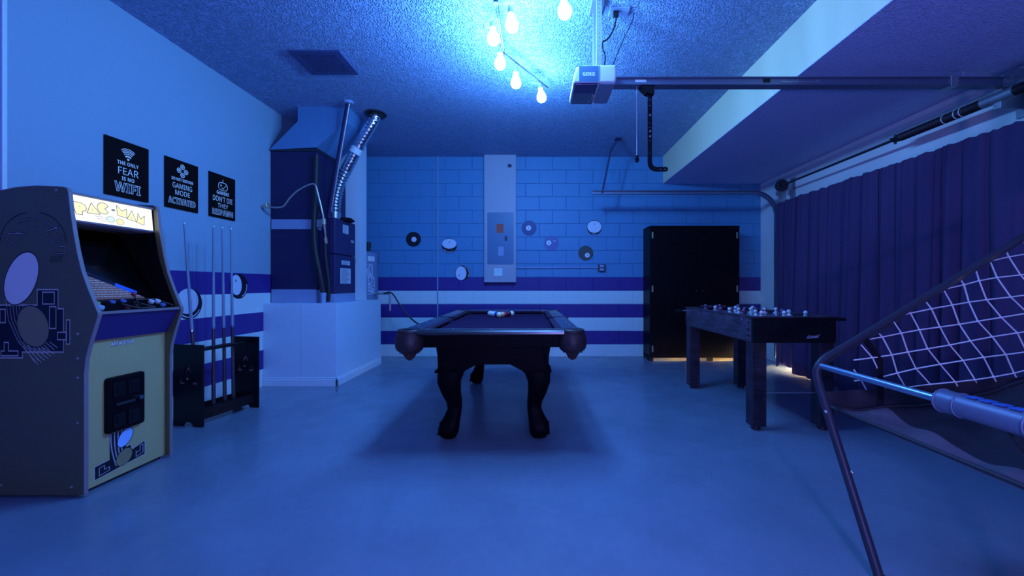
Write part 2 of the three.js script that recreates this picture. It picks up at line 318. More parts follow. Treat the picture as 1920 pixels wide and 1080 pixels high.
// ------------------------------------------------------------------ pool table
{
  const t = thing('pool_table', 'black pool table with carved legs and dark felt, a ball triangle on it', 'pool table', [-0.315, 0, -3.69], { local: true, turn: 0.022 });
  const W = 0.595, L = 1.09;                                           // half outer width and length
  // lower cabinet: flared, with an arched bottom edge on the ends
  const endS = shape([[-0.40, 0.675], [-0.37, 0.485], [-0.20, 0.485], [-0.115, 0.53], [0.115, 0.53], [0.20, 0.485], [0.37, 0.485], [0.40, 0.675]]);
  const sideS = shape([[-0.90, 0.675], [-0.87, 0.485], [-0.62, 0.485], [-0.52, 0.53], [0.52, 0.53], [0.62, 0.485], [0.87, 0.485], [0.90, 0.675]]);
  part('cabinet', [extr(endS, 0.04, 0.004).translate(0, 0, 0.84), extr(endS, 0.04, 0.004).translate(0, 0, -0.88),
    extr(sideS, 0.04, 0.004).rotateY(Math.PI / 2).translate(0.345, 0, 0), extr(sideS, 0.04, 0.004).rotateY(Math.PI / 2).translate(-0.385, 0, 0), bx(-0.38, 0.38, 0.56, 0.68, -0.87, 0.87)], M.tableWood, t);
  part('apron', [bx(-0.46, 0.46, 0.672, 0.765, 0.985, 1.03, 0.006), bx(-0.46, 0.46, 0.672, 0.765, -1.03, -0.985, 0.006), bx(0.47, 0.515, 0.672, 0.765, -0.97, 0.97, 0.006), bx(-0.515, -0.47, 0.672, 0.765, -0.97, 0.97, 0.006), bx(-0.47, 0.47, 0.69, 0.72, -0.99, 0.99)], M.tableWood, t);
  part('playing_bed', bx(-0.5, 0.5, 0.72, 0.752, -1.0, 1.0), M.felt, t);
  // rails with bull-nosed outer edge
  const prof = [[0, 0.765], [0.012, 0.756], [0.125, 0.756], [0.125, 0.79], [0.03, 0.795], [0.012, 0.79], [0.002, 0.78]];
  const railX = (len, sx) => { const g = extr(shape(prof), len, 0.002).translate(0, 0, -len / 2); if (sx < 0) g.translate(-W, 0, 0); else g.rotateY(Math.PI).translate(W, 0, 0); return g; };
  for (const sx of [-1, 1]) part('side_rail', [railX(0.96, sx).translate(0, 0, 0.535), railX(0.96, sx).translate(0, 0, -0.535)], M.railWood, t);
  for (const sz of [-1, 1]) { const g = extr(shape(prof), 0.95, 0.002).translate(0, 0, -0.475).rotateY(Math.PI / 2).translate(0, 0, L); if (sz < 0) g.rotateY(Math.PI); part('end_rail', g, M.railWood, t); }
  const cprof = [[0, 0.752], [0.01, 0.752], [0.045, 0.772], [0.045, 0.786], [0.0, 0.79]];
  for (const sx of [-1, 1]) for (const sz of [-1, 1]) { const g = extr(shape(cprof), 0.86, 0.001).translate(-W + 0.123, 0, -0.43 + sz * 0.51); if (sx > 0) g.rotateY(Math.PI); part('cushion', g, M.cushion, t); }
  for (const sz of [-1, 1]) { const g = extr(shape(cprof), 0.80, 0.001).translate(0, 0, -0.40).rotateY(Math.PI / 2).translate(0, 0, L - 0.123); if (sz < 0) g.rotateY(Math.PI); part('cushion', g, M.cushion, t); }
  for (const sx of [-1, 1]) for (const z of [-0.78, -0.53, -0.28, 0.28, 0.53, 0.78]) part('sight', new THREE.CylinderGeometry(0.005, 0.005, 0.002, 10).translate(sx * (W - 0.055), 0.7945, z), M.pearl, t);
  for (const sz of [-1, 1]) for (const x of [-0.25, 0, 0.25]) part('sight', new THREE.CylinderGeometry(0.005, 0.005, 0.002, 10).translate(x, 0.7945, sz * (L - 0.055)), M.pearl, t);
  // leather pockets: corner castings with a shield and a fringe
  const corner = (sx, sz) => {
    const cx = sx * (W - 0.062), cz = sz * (L - 0.062);
    const iron = [new THREE.TorusGeometry(0.062, 0.02, 10, 28).rotateX(Math.PI / 2).translate(cx, 0.776, cz), new THREE.CylinderGeometry(0.0785, 0.0785, 0.022, 28, 1, true).translate(cx, 0.772, cz)];
    const p = part('corner_pocket', iron, M.leather, t);
    const sh = new THREE.LatheGeometry([[0.078, 0.772], [0.088, 0.75], [0.094, 0.71], [0.09, 0.675], [0.078, 0.655], [0.055, 0.642], [0.03, 0.636], [0.001, 0.634]].map((a) => new THREE.Vector2(...a)), 32).translate(cx, 0, cz);
    part('pocket_shield', sh, M.leather, p);
    const fr = [];
    for (let i = 0; i < 20; i++) { const a = i / 20 * Math.PI * 2, r = 0.042; fr.push(rod([cx + Math.cos(a) * r, 0.645, cz + Math.sin(a) * r], [cx + Math.cos(a) * r * 0.45, 0.604 + 0.004 * Math.sin(i * 2.3), cz + Math.sin(a) * r * 0.45], 0.009, 0.007, 6)); if (i % 2) fr.push(ball(cx + Math.cos(a) * 0.06, 0.643, cz + Math.sin(a) * 0.06, 0.006, 7)); }
    fr.push(new THREE.LatheGeometry([[0.001, 0.588], [0.014, 0.592], [0.02, 0.606], [0.03, 0.63], [0.04, 0.645]].map((q) => new THREE.Vector2(...q)), 14).translate(cx, 0, cz));
    part('fringe', fr, M.fringe, p);
  };
  for (const sx of [-1, 1]) for (const sz of [1, -1]) corner(sx, sz);
  for (const sx of [-1, 1]) { const p = part('side_pocket', [new THREE.TorusGeometry(0.05, 0.017, 10, 24).rotateX(Math.PI / 2).translate(sx * (W - 0.05), 0.776, 0), new THREE.LatheGeometry([[0.062, 0.77], [0.07, 0.71], [0.06, 0.66], [0.001, 0.64]].map((a) => new THREE.Vector2(...a)), 24).translate(sx * (W - 0.05), 0, 0)], M.leather, t); }
  // cabriole legs with a ball foot: rings whose centre swings outwards and back
  const ring = [[0.487, 0.092, -0.008], [0.47, 0.094, 0.0], [0.40, 0.080, 0.014], [0.32, 0.067, 0.002], [0.25, 0.054, -0.016], [0.2, 0.05, -0.02], [0.15, 0.058, -0.006], [0.11, 0.068, 0.009], [0.07, 0.072, 0.016], [0.035, 0.066, 0.016], [0.012, 0.052, 0.014], [0.0, 0.034, 0.012]];
  const legGeo = (sx, sz) => {
    const n = 28, pos = [], idx = [];
    ring.forEach(([y, r, o]) => { for (let i = 0; i < n; i++) { const a = i / n * Math.PI * 2, c = Math.cos(a), s = Math.sin(a), sq = r * Math.pow(Math.pow(Math.abs(c), 3.2) + Math.pow(Math.abs(s), 3.2), -1 / 3.2); pos.push(c * sq + sx * o, y, s * sq + sz * o); } });
    for (let k = 0; k < ring.length - 1; k++) for (let i = 0; i < n; i++) { const a = k * n + i, b = k * n + (i + 1) % n, c = a + n, d = b + n; idx.push(a, b, d, a, d, c); }
    const g = new THREE.BufferGeometry(); g.setAttribute('position', new THREE.Float32BufferAttribute(pos, 3)); g.setIndex(idx); g.computeVertexNormals();
    return [g.translate(sx * 0.305, 0, sz * 0.79), bx(sx * 0.305 - 0.1, sx * 0.305 + 0.1, 0.474, 0.492, sz * 0.79 - 0.1, sz * 0.79 + 0.1, 0.006),
      ...[-1, 0, 1].map((k) => rod([sx * (0.305 + 0.074) + (sx * -0.012 * Math.abs(k)), 0.105, sz * 0.79 + k * 0.045], [sx * (0.305 + 0.083), 0.03, sz * 0.79 + k * 0.05], 0.012, 0.008, 8))];
  };
  for (const sx of [-1, 1]) for (const sz of [1, -1]) part('leg', legGeo(sx, sz), M.tableWood, t);
  // the racked balls
  const cols = [['pale yellow', 0xf3e9b0], ['deep blue', 0x1d3fae], ['orange-pink', 0xf0a08c], ['white with blue band', 0xdfe6f2], ['dark', 0x14111a], ['dull red', 0x8c2536], ['white', 0xe8eef4], ['dark green', 0x1b4a3c], ['purple', 0x4a2a78], ['maroon', 0x5a1626], ['pale', 0xcfe4ea], ['blue', 0x2a55c8], ['dark red', 0x6b1a28], ['violet', 0x5a3a90], ['pale cream', 0xe9eedd]];
  const spot = ['at the front tip', 'left in the second row', 'right in the second row', 'left in the third row', 'middle of the third row', 'right in the third row', 'left end of the fourth row', 'second in the fourth row', 'third in the fourth row', 'right end of the fourth row', 'left end of the back row', 'second in the back row', 'middle of the back row', 'fourth in the back row', 'right end of the back row'];
  let i = 0; const g = new THREE.SphereGeometry(0.0286, 28, 20);
  for (let row = 0; row < 5; row++) for (let k = 0; k <= row; k++, i++) {
    const b = mesh(numbered('pool_ball'), g, phys([1, 1, 1], 0.15, { clearcoat: 1, clearcoatRoughness: 0.05 })); b.material.color.set(cols[i][1]);
    b.position.set(-0.375 + (k - row / 2) * 0.0576 + rr(-1, 1) * 0.0005, 0.752 + 0.0286, -4.13 - row * 0.0502);
    b.userData = { label: cols[i][0] + ' pool ball ' + spot[i] + ' of the racked triangle', category: 'ball', group: 'racked pool balls' }; scene.add(b);
  }
}

// ------------------------------------------------------------------ arcade cabinet
{
  const t = thing('arcade_cabinet', 'upright arcade machine with lit marquee, dark screen and coin door', 'arcade machine', [-2.55, 0, -2.3]);
  const side = [[-2.298, 0.012], [-2.298, 0.633], [-2.29, 0.709], [-2.268, 0.795], [-2.228, 0.925], [-2.229, 0.94], [-2.236, 0.955], [-2.276, 1.053], [-2.312, 1.153], [-2.336, 1.256], [-2.355, 1.365], [-2.369, 1.459], [-2.379, 1.555], [-2.386, 1.571], [-2.402, 1.579], [-2.534, 1.585], [-2.642, 1.577], [-2.724, 1.56], [-2.80, 1.53], [-2.86, 1.49], [-2.88, 1.44], [-2.88, 0.012]];
  const panel = (z) => extr(shape(side), 0.018, 0.0015).translate(0, 0, z);
  part('side_panel', panel(-2.078), M.arcadeYellowShaded, t);
  part('side_panel', panel(-2.56), M.arcadeYellowShaded, t);
  // edge moulding running round the front and top of each side panel
  const mould = (z) => { const g = []; for (let i = 0; i < side.length - 2; i++) { const [a, b] = side[i], [c, d] = side[i + 1], l = Math.hypot(c - a, d - b), nx = (d - b) / l, ny = -(c - a) / l; const s = new THREE.BoxGeometry(l + 0.001, 0.004, 0.019).rotateZ(Math.atan2(d - b, c - a)).translate((a + c) / 2 + nx * 0.001, (b + d) / 2 + ny * 0.001, z + 0.009); g.push(s); } return g; };
  part('edge_moulding', mould(-2.078), M.tMould, t); part('edge_moulding', mould(-2.56), M.tMould, t);
  const z0 = -2.542, z1 = -2.078;
  const fp = part('front_panel', bx(-2.345, -2.328, 0.02, 0.80, z0, z1), M.arcadeYellow, t);
  part('body', [bx(-2.875, -2.858, 0.02, 1.46, z0, z1), bx(-2.86, -2.345, 0.02, 0.04, z0, z1), bx(-2.86, -2.41, 1.55, 1.565, z0, z1)], M.blackMatte, t);
  part('fascia', extr(shape([[-2.325, 0.795], [-2.312, 0.79], [-2.245, 0.925], [-2.245, 0.945], [-2.262, 0.945]]), 0.464).translate(0, 0, z0), M.purple, t);
  const deck = part('control_deck', extr(shape([[-2.236, 0.930], [-2.236, 0.944], [-2.365, 1.002], [-2.38, 1.002], [-2.38, 0.985], [-2.26, 0.93]]), 0.464).translate(0, 0, z0), M.blackGloss, t);
  part('deck_edge', bx(-2.242, -2.233, 0.929, 0.945, z0, z1, 0.003), M.tMould, t);
  const liner = shape([[-2.40, 1.56], [-2.392, 1.41], [-2.365, 1.25], [-2.335, 1.15], [-2.30, 1.05], [-2.262, 0.955], [-2.255, 0.93], [-2.335, 0.79], [-2.335, 0.02], [-2.66, 0.02], [-2.66, 1.56]]);
  part('inner_lining', extr(liner, 0.003).translate(0, 0, -2.5425), M.liner, t); part('inner_lining', extr(liner, 0.003).translate(0, 0, -2.0808), M.liner, t);
  // controls on the deck; s runs front to back
  const onDeck = (s, z, up = 0) => [-2.24 - 0.125 * s - up * 0.42, 0.946 + 0.0565 * s + up * 0.91, z];
  const tilt = Math.atan2(0.0565, 0.125);
  const disc = (s, z, r, h, mat, nm, up = 0.002) => { const p = onDeck(s, z, up); part(nm, new THREE.CylinderGeometry(r * 0.9, r, h, 20).rotateZ(-tilt).translate(...p), mat, deck); };
  const bPale = std([0.35, 0.55, 0.75], 0.3), bGreen = std([0.35, 0.55, 0.3], 0.3), bBlue = std([0.1, 0.2, 0.6], 0.3), bWhite = std([0.7, 0.75, 0.85], 0.3);
  disc(0.28, -2.115, 0.021, 0.012, bPale, 'button', 0.006);
  disc(0.62, -2.135, 0.02, 0.012, bGreen, 'button', 0.006);
  disc(0.75, -2.235, 0.014, 0.008, bBlue, 'button'); disc(0.8, -2.30, 0.014, 0.008, bBlue, 'button');
  disc(0.62, -2.445, 0.015, 0.012, bWhite, 'button', 0.005); disc(0.62, -2.487, 0.015, 0.012, bWhite, 'button', 0.005); disc(0.25, -2.47, 0.014, 0.01, bBlue, 'button', 0.004);
  const a = onDeck(0.5, -2.345), b2 = onDeck(0.5, -2.345, 0.06);
  part('joystick', [rod(a, b2, 0.004), new THREE.CylinderGeometry(0.018, 0.02, 0.004, 18).rotateZ(-tilt).translate(...a)], M.black, deck); part('joystick_ball', ball(...b2, 0.013), std([0.3, 0.03, 0.05], 0.3), deck);
  for (const [s0, za, s1, zb] of [[0.55, -2.26, 0.1, -2.30], [0.1, -2.30, 0.7, -2.345], [0.1, -2.30, 0.1, -2.40], [0.1, -2.40, 0.7, -2.35], [0.9, -2.38, 0.9, -2.52], [0.9, -2.5, 0.2, -2.53]]) part('deck_line', rod(onDeck(s0, za, 0.0008), onDeck(s1, zb, 0.0008), 0.0012, 0.0012, 6), M.tMould, deck);
  // monitor board with its printed instructions
  const mon = canvasTex(1024, 1024, (x, w, h) => {
    x.fillStyle = '#020203'; x.fillRect(0, 0, w, h);
    x.save(); x.beginPath(); x.moveTo(0, h); x.lineTo(0, h * 0.50); x.lineTo(w * 0.82, h * 0.985); x.lineTo(w * 0.82, h); x.closePath(); x.clip();
    x.fillStyle = '#b0705a'; x.fillRect(0, 0, w, h);
    x.fillStyle = '#efd9c8';
    for (let r = 0; r < 14; r++) { let px = 15 + (r % 3) * 12; const y = h * 0.54 + r * 33; while (px < w) { const l = 16 + rnd() * 46; x.fillRect(px, y, l, 9); px += l + 10; } }
    x.restore();
    x.save(); x.translate(w * 0.30, h * 0.64); x.rotate(Math.atan2(0.485, 0.82)); x.fillStyle = '#4c3c66'; x.fillRect(-30, -20, 210, 16); x.fillStyle = '#1d1a30'; x.fillRect(40, -16, 340, 40); x.fillStyle = '#3f76d8'; x.fillRect(300, -22, 250, 64); x.restore();
  });
  { const L = Math.hypot(0.25, 0.40), g = new THREE.PlaneGeometry(0.464, L).rotateX(0).rotateY(Math.PI / 2);   // faces +x, u towards -z
    g.rotateZ(Math.atan2(0.25, 0.40)).translate(-2.372 - 0.125, 1.003 + 0.2, (z0 + z1) / 2);
    part('monitor_board', g, phys([1, 1, 1], 0.2, { map: mon, clearcoat: 0.6, clearcoatRoughness: 0.05 }), t, { uv: true });
    part('monitor_back', [bx(-2.64, -2.63, 1.38, 1.55, z0, z1), extr(shape([[-2.376, 0.99], [-2.626, 1.4], [-2.64, 1.39], [-2.395, 0.985]]), 0.464).translate(0, 0, z0)], M.blackMatte, t); }
  // marquee
  const mq = canvasTex(1024, 304, (x, w, h) => {
    x.fillStyle = '#ffffff'; x.fillRect(0, 0, w, h);
    const letters = [
      [[[51, 82], [140, 84], [186, 104], [200, 140], [186, 172], [150, 184], [152, 225], [84, 225]], [[126, 130, 5]]],
      [[[256, 61], [348, 186], [200, 190]], [[262, 148, 5]]],
      'C',
      [[[549, 33], [614, 96], [673, 60], [670, 178], [552, 160]], []],
      [[[742, 68], [790, 207], [672, 184]], [[732, 160, 5]]],
      [[[822, 84], [850, 160], [911, 110], [893, 238], [796, 212]], []]];
    x.lineJoin = 'round';
    for (const dx of [6, 0]) for (const l of letters) {
      x.beginPath();
      if (l === 'C') { x.moveTo(404, 106); x.lineTo(388 + 68 * Math.cos(-0.5), 104 + 68 * Math.sin(-0.5)); x.arc(388, 104, 68, -0.5, 0.62, true); x.lineTo(404, 106); } else l[0].forEach((p, i) => (i ? x.lineTo(p[0], p[1]) : x.moveTo(p[0], p[1])));
      x.closePath(); x.save(); x.translate(dx, dx); x.fillStyle = dx ? '#3b3a2c' : '#f6f0b8'; x.fill(); x.strokeStyle = '#2e2c20'; x.lineWidth = 6; x.stroke(); x.restore();
      if (!dx && l !== 'C') for (const [cx, cy, r] of l[1]) { x.beginPath(); x.arc(cx, cy, r, 0, 7); x.fillStyle = '#3b3a2c'; x.fill(); }
    }
    x.fillStyle = '#55604e'; x.fillRect(484, 92, 42, 22);
    x.strokeStyle = '#6d7a80'; x.lineWidth = 5; for (let k = 0; k < 3; k++) { x.beginPath(); x.moveTo(277 + k * 30, 213 + k * 25); x.lineTo(418, 213 + k * 25); x.stroke(); }
    x.fillStyle = '#cfe6e2'; x.beginPath(); x.ellipse(466, 226, 46, 36, 0, 0, 7); x.fill(); x.stroke(); x.fillStyle = '#efe3a8'; x.beginPath(); x.ellipse(580, 240, 46, 40, 0, 0, 7); x.fill(); x.stroke();
  });
  { const g = new THREE.PlaneGeometry(0.464, 0.138).rotateY(Math.PI / 2).rotateZ(0.09).translate(-2.404, 1.486, (z0 + z1) / 2);
    part('marquee', g, new THREE.MeshStandardMaterial({ color: 0x222222, emissive: 0xffffff, emissiveMap: mq, emissiveIntensity: 1.15, roughness: 0.4 }), t, { uv: true });
    part('marquee_frame', [bx(-2.414, -2.392, 1.412, 1.421, z0, z1), bx(-2.42, -2.398, 1.554, 1.564, z0, z1), bx(-2.55, -2.412, 1.405, 1.414, z0, z1)], M.tMould, t);
    const l = new THREE.RectAreaLight(lin(1, 0.97, 0.88), 0.6, 0.44, 0.12); l.position.set(-2.39, 1.486, (z0 + z1) / 2).sub(t.position); t.add(l); l.lookAt(-1, 1.35, (z0 + z1) / 2);
  }
  // coin door
  const cd = part('coin_door', [(() => { const s = new THREE.Shape(), w = 0.105, h = 0.152, r = 0.02; s.moveTo(-w + r, -h); s.lineTo(w - r, -h); s.quadraticCurveTo(w, -h, w, -h + r); s.lineTo(w, h - r); s.quadraticCurveTo(w, h, w - r, h); s.lineTo(-w + r, h); s.quadraticCurveTo(-w, h, -w, h - r); s.lineTo(-w, -h + r); s.quadraticCurveTo(-w, -h, -w + r, -h); return extr(s, 0.022, 0.005).rotateY(Math.PI / 2).translate(-2.33, 0.425, -2.288); })()], M.blackSatin, t);
  for (const [y, z] of [[0.505, -2.245], [0.505, -2.325], [0.335, -2.245], [0.335, -2.325]]) part('coin_slot', [bx(-2.31, -2.302, y - 0.04, y + 0.036, z - 0.032, z + 0.032, 0.003), bx(-2.303, -2.299, y - 0.02, y + 0.02, z - 0.015, z + 0.015, 0.001)], M.black, cd);
  part('handle_bar', bx(-2.31, -2.299, 0.415, 0.43, -2.33, -2.225, 0.004), M.darkSteel, cd);
  part('lock', [new THREE.CylinderGeometry(0.012, 0.013, 0.02, 20).rotateZ(Math.PI / 2).translate(-2.30, 0.432, -2.355)], M.chrome, cd);
  // printing on the front: maker's lettering, maze lines and streaks
  const logo = canvasTex(512, 96, (x, w, h) => { x.clearRect(0, 0, w, h); x.fillStyle = '#fff'; x.font = 'bold 78px monospace'; x.textAlign = 'center'; x.textBaseline = 'middle'; x.lineWidth = 12; x.strokeStyle = '#15151c'; x.strokeText('ARCADE1UP', w / 2, h / 2, 480); x.fillText('ARCADE1UP', w / 2, h / 2, 480); });
  part('maker_lettering', new THREE.PlaneGeometry(0.155, 0.036).rotateY(Math.PI / 2).translate(-2.3272, 0.757, -2.283), std(0xffffff, 0.5, 0, { map: logo, transparent: true, alphaTest: 0.3 }), fp, { uv: true });
  const maze = (x, P, o) => { for (const [c, lw] of [[o, 13], ['#0a0a18', 7]]) { x.strokeStyle = c; x.lineWidth = lw; x.lineJoin = 'miter'; for (const p of P) { x.beginPath(); p.forEach((q, i) => (i ? x.lineTo(...q) : x.moveTo(...q))); x.stroke(); } } };
  const art = canvasTex(512, 512, (x, w, h) => {
    x.clearRect(0, 0, w, h); x.fillStyle = '#0a0a18';
    const pts = [[20, 330], [170, 310], [170, 250], [350, 230], [350, 300], [490, 250], [490, 420], [20, 480]]; x.beginPath(); pts.forEach((p, i) => (i ? x.lineTo(...p) : x.moveTo(...p))); x.closePath(); x.fill(); x.strokeStyle = '#c9c4d2'; x.lineWidth = 6; x.stroke();
    x.fillRect(150, 20, 150, 320); x.strokeStyle = '#a79fb4'; x.lineWidth = 12; for (let k = 0; k < 4; k++) { x.beginPath(); x.moveTo(160 + k * 34, 20); x.bezierCurveTo(160 + k * 30, 160, 170 + k * 30, 260, 210 + k * 24, 420); x.stroke(); }
    x.strokeStyle = '#a79fb4'; x.lineWidth = 8; for (const P of [[[60, 360], [60, 450], [150, 430], [150, 395], [105, 400], [105, 355], [60, 360]], [[400, 330], [400, 410], [470, 385], [470, 285], [440, 290], [440, 350], [400, 360]]]) { x.beginPath(); P.forEach((p, i) => (i ? x.lineTo(...p) : x.moveTo(...p))); x.stroke(); }
    x.fillStyle = '#9ecbff'; x.beginPath(); x.ellipse(295, 120, 66, 110, 0.45, 0, 7); x.fill(); x.strokeStyle = '#0a0a18'; x.lineWidth = 6; x.stroke();
    x.fillStyle = '#8d8560'; x.beginPath(); x.ellipse(285, 350, 75, 100, 0.35, 0, 7); x.fill(); x.stroke();
  });
  part('front_print', new THREE.PlaneGeometry(0.30, 0.24).rotateY(Math.PI / 2).translate(-2.3274, 0.155, -2.275), std(0xffffff, 0.5, 0, { map: art, alphaTest: 0.4, transparent: true }), fp, { uv: true });
  const sideArt = canvasTex(1024, 1024, (x, w, h) => {        // covers x -2.75..-2.30 , y 0.62..1.45
    x.clearRect(0, 0, w, h); const sx = w / 0.45, sy = h / 0.83; const P = (px, py) => [((px - 1005) / 369 + 2.75) * sx, (1.45 - (1.08 + (535 - py) / 369)) * sy];
    const path = (pts, close) => { x.beginPath(); pts.forEach((p, i) => { const q = P(...p); i ? x.lineTo(...q) : x.moveTo(...q); }); if (close) x.closePath(); };
    // lettering round an arch, outlines only
    const L = [[[8, 470], [4, 440], [22, 455], [12, 462]], [[16, 438], [30, 462], [42, 438], [16, 438]], [[56, 410], [34, 416], [30, 436], [50, 440], [54, 426], [44, 424]], [[66, 404], [66, 432], [86, 418], [90, 432], [106, 428], [66, 404]], [[86, 434], [108, 426], [98, 456], [86, 434]], [[100, 456], [120, 446], [112, 462], [121, 462], [121, 476], [98, 474], [98, 456]]];
    for (const [c, lw] of [['#0c0d1c', 13], ['#cfcbbd', 3]]) { x.strokeStyle = c; x.lineWidth = lw; for (const l of L) { path(l); x.stroke(); } }
    x.strokeStyle = '#0c0d1c'; x.lineWidth = 7; x.beginPath(); const c0 = P(62, 455); x.ellipse(c0[0], c0[1], 62 / 369 * sx, 58 / 369 * sy, 0, Math.PI, Math.PI * 2); x.stroke();
    for (let k = 0; k < 6; k++) { path([[97 + k * 4, 479], [94 + k * 4, 492]]); x.stroke(); }
    // maze block behind
    const blk = (pts) => { path(pts, true); x.fillStyle = '#0a0a18'; x.fill(); x.strokeStyle = '#cbc4b4'; x.lineWidth = 8; x.stroke(); };
    blk([[-6, 572], [70, 572], [70, 543], [109, 543], [109, 579], [119, 579], [119, 660], [42, 660], [42, 671], [-6, 671]]);
    for (const r of [[[80, 548], [102, 548], [102, 570], [80, 570]], [[93, 575], [105, 575], [105, 616], [93, 616]], [[125, 600], [131, 600], [131, 645], [125, 645]], [[108, 623], [124, 623], [124, 637], [108, 637]], [[0, 580], [10, 580], [10, 605], [0, 605]], [[8, 642], [16, 642], [16, 658], [34, 658], [34, 667], [2, 667], [2, 658], [8, 658]]]) blk(r);
    // speed streaks
    x.strokeStyle = '#cbc4b4'; x.lineWidth = 5; for (let k = 0; k < 6; k++) { path([[8 + k * 6, 540], [16 + k * 6, 600], [34 + k * 5, 640], [72 + k * 6, 684 - k * 4]]); x.stroke(); }
    for (let k = 0; k < 8; k++) { path([[44 + k * 7, 648 - k], [66 + k * 6, 680 - k * 4]]); x.stroke(); }
    // two plain ovals of the print
    const oval = (px, py, a, b, rot, col) => { const q = P(px, py); x.save(); x.translate(...q); x.scale(sx / 369, sy / 369); x.rotate(rot); x.beginPath(); x.ellipse(0, 0, a, b, 0, 0, 7); x.restore(); x.fillStyle = col; x.fill(); x.strokeStyle = '#0c0d1c'; x.lineWidth = 7; x.stroke(); };
    oval(40, 522, 29, 52, 0.35, '#eceadf'); oval(62, 612, 29, 40, -0.3, '#8a8260');
  });
  part('side_print', new THREE.PlaneGeometry(0.45, 0.83).translate(-2.525, 1.035, -2.0593), std(0xffffff, 0.5, 0, { map: sideArt, alphaTest: 0.4, transparent: true }), t, { uv: true });
  for (const [px, py] of [[146, 626], [146, 672], [146, 708], [146, 793], [134, 913], [2, 910], [106, 356]]) part('screw', new THREE.CylinderGeometry(0.0055, 0.0065, 0.004, 14).rotateX(Math.PI / 2).translate((px - 1005) / 369, 1.08 + (535 - py) / 369, -2.0585), M.screw, t);
  part('foot', [-2.36, -2.82].flatMap((x) => [-2.1, -2.52].map((z) => new THREE.CylinderGeometry(0.018, 0.018, 0.025, 14).translate(x, 0.0125, z))), M.rubber, t);
}

// ------------------------------------------------------------------ printed signs on the left wall
function wallSign(zNear, label, draw) {
  const tex = canvasTex(464, 600, (x, w, h) => { x.fillStyle = '#120808'; x.fillRect(0, 0, w, h); x.textAlign = 'center'; x.textBaseline = 'middle'; x.fillStyle = x.strokeStyle = '#fbf6ee'; x.lineCap = 'round'; draw(x, w, h); });
  const t = thing('wall_sign', label, 'sign', [XL + 0.006, 1.9, zNear - 0.155]);
  part('board', bx(XL, XL + 0.012, 1.70, 2.10, zNear - 0.31, zNear, 0.002), M.blackMatte, t);
  part('print', new THREE.PlaneGeometry(0.306, 0.396).rotateY(Math.PI / 2).translate(XL + 0.0125, 1.90, zNear - 0.155), phys([1, 1, 1], 0.8, { map: tex, specularIntensity: 0.3 }), t, { uv: true });
}
const txt = (x, s, y, size, maxW, outline) => { x.font = `${size > 80 && !outline ? '' : 'bold '}${size}px sans-serif`; if (outline) { x.lineWidth = outline; x.strokeText(s, 232, y, maxW); } else x.fillText(s, 232, y, maxW); };
wallSign(-2.735, 'black sign with white lettering and a wireless symbol, directly above the arcade machine', (x) => {
  x.lineWidth = 8; for (const r of [105, 72]) { x.beginPath(); x.arc(232, 190, r + 9, -2.25, -0.89); x.stroke(); x.beginPath(); x.arc(232, 190, r - 9, -2.25, -0.89); x.stroke(); }
  x.lineWidth = 18; x.beginPath(); x.arc(232, 190, 38, -2.25, -0.89); x.stroke(); x.beginPath(); x.arc(232, 186, 13, 0, 7); x.fill();
  txt(x, 'THE ONLY', 238, 54, 230); txt(x, 'FEAR', 322, 104, 236); txt(x, 'IS NO', 402, 54, 140); txt(x, 'WIFI', 498, 138, 280, 6);
});
wallSign(-3.18, 'black sign with white lettering below four round game-button symbols, middle of the row', (x) => {
  x.lineWidth = 9; for (const [dx, dy] of [[0, -52], [50, 0], [-50, 0], [0, 52]]) { x.beginPath(); x.arc(232 + dx, 122 + dy, 27, 0, 7); x.stroke(); x.beginPath(); x.arc(232 + dx, 122 + dy, 10, 0, 7); x.stroke(); }
  txt(x, 'DO NOT DISTURB', 238, 50, 310); txt(x, 'GAMING', 318, 88, 290); txt(x, 'MODE', 402, 82, 220); txt(x, 'ACTIVATED', 506, 104, 390, 5);
});
wallSign(-3.61, 'black sign with white lettering below a game controller drawing, nearest the air handler', (x) => {
  x.lineWidth = 9; x.beginPath(); x.moveTo(232, 60); x.lineTo(232, 104); x.stroke(); x.beginPath(); x.roundRect(150, 104, 164, 104, 48); x.stroke(); x.beginPath(); x.moveTo(180, 146); x.lineTo(212, 146); x.moveTo(196, 130); x.lineTo(196, 162); x.stroke(); x.beginPath(); x.arc(262, 160, 8, 0, 7); x.arc(284, 138, 8, 0, 7); x.fill(); x.beginPath(); x.arc(232, 196, 20, 3.6, 5.8); x.stroke();
  txt(x, 'GAMERS', 250, 66, 230); txt(x, "DON'T DIE", 340, 98, 370); txt(x, 'THEY', 430, 84, 190); txt(x, 'RESPAWN', 526, 108, 390, 5);
});

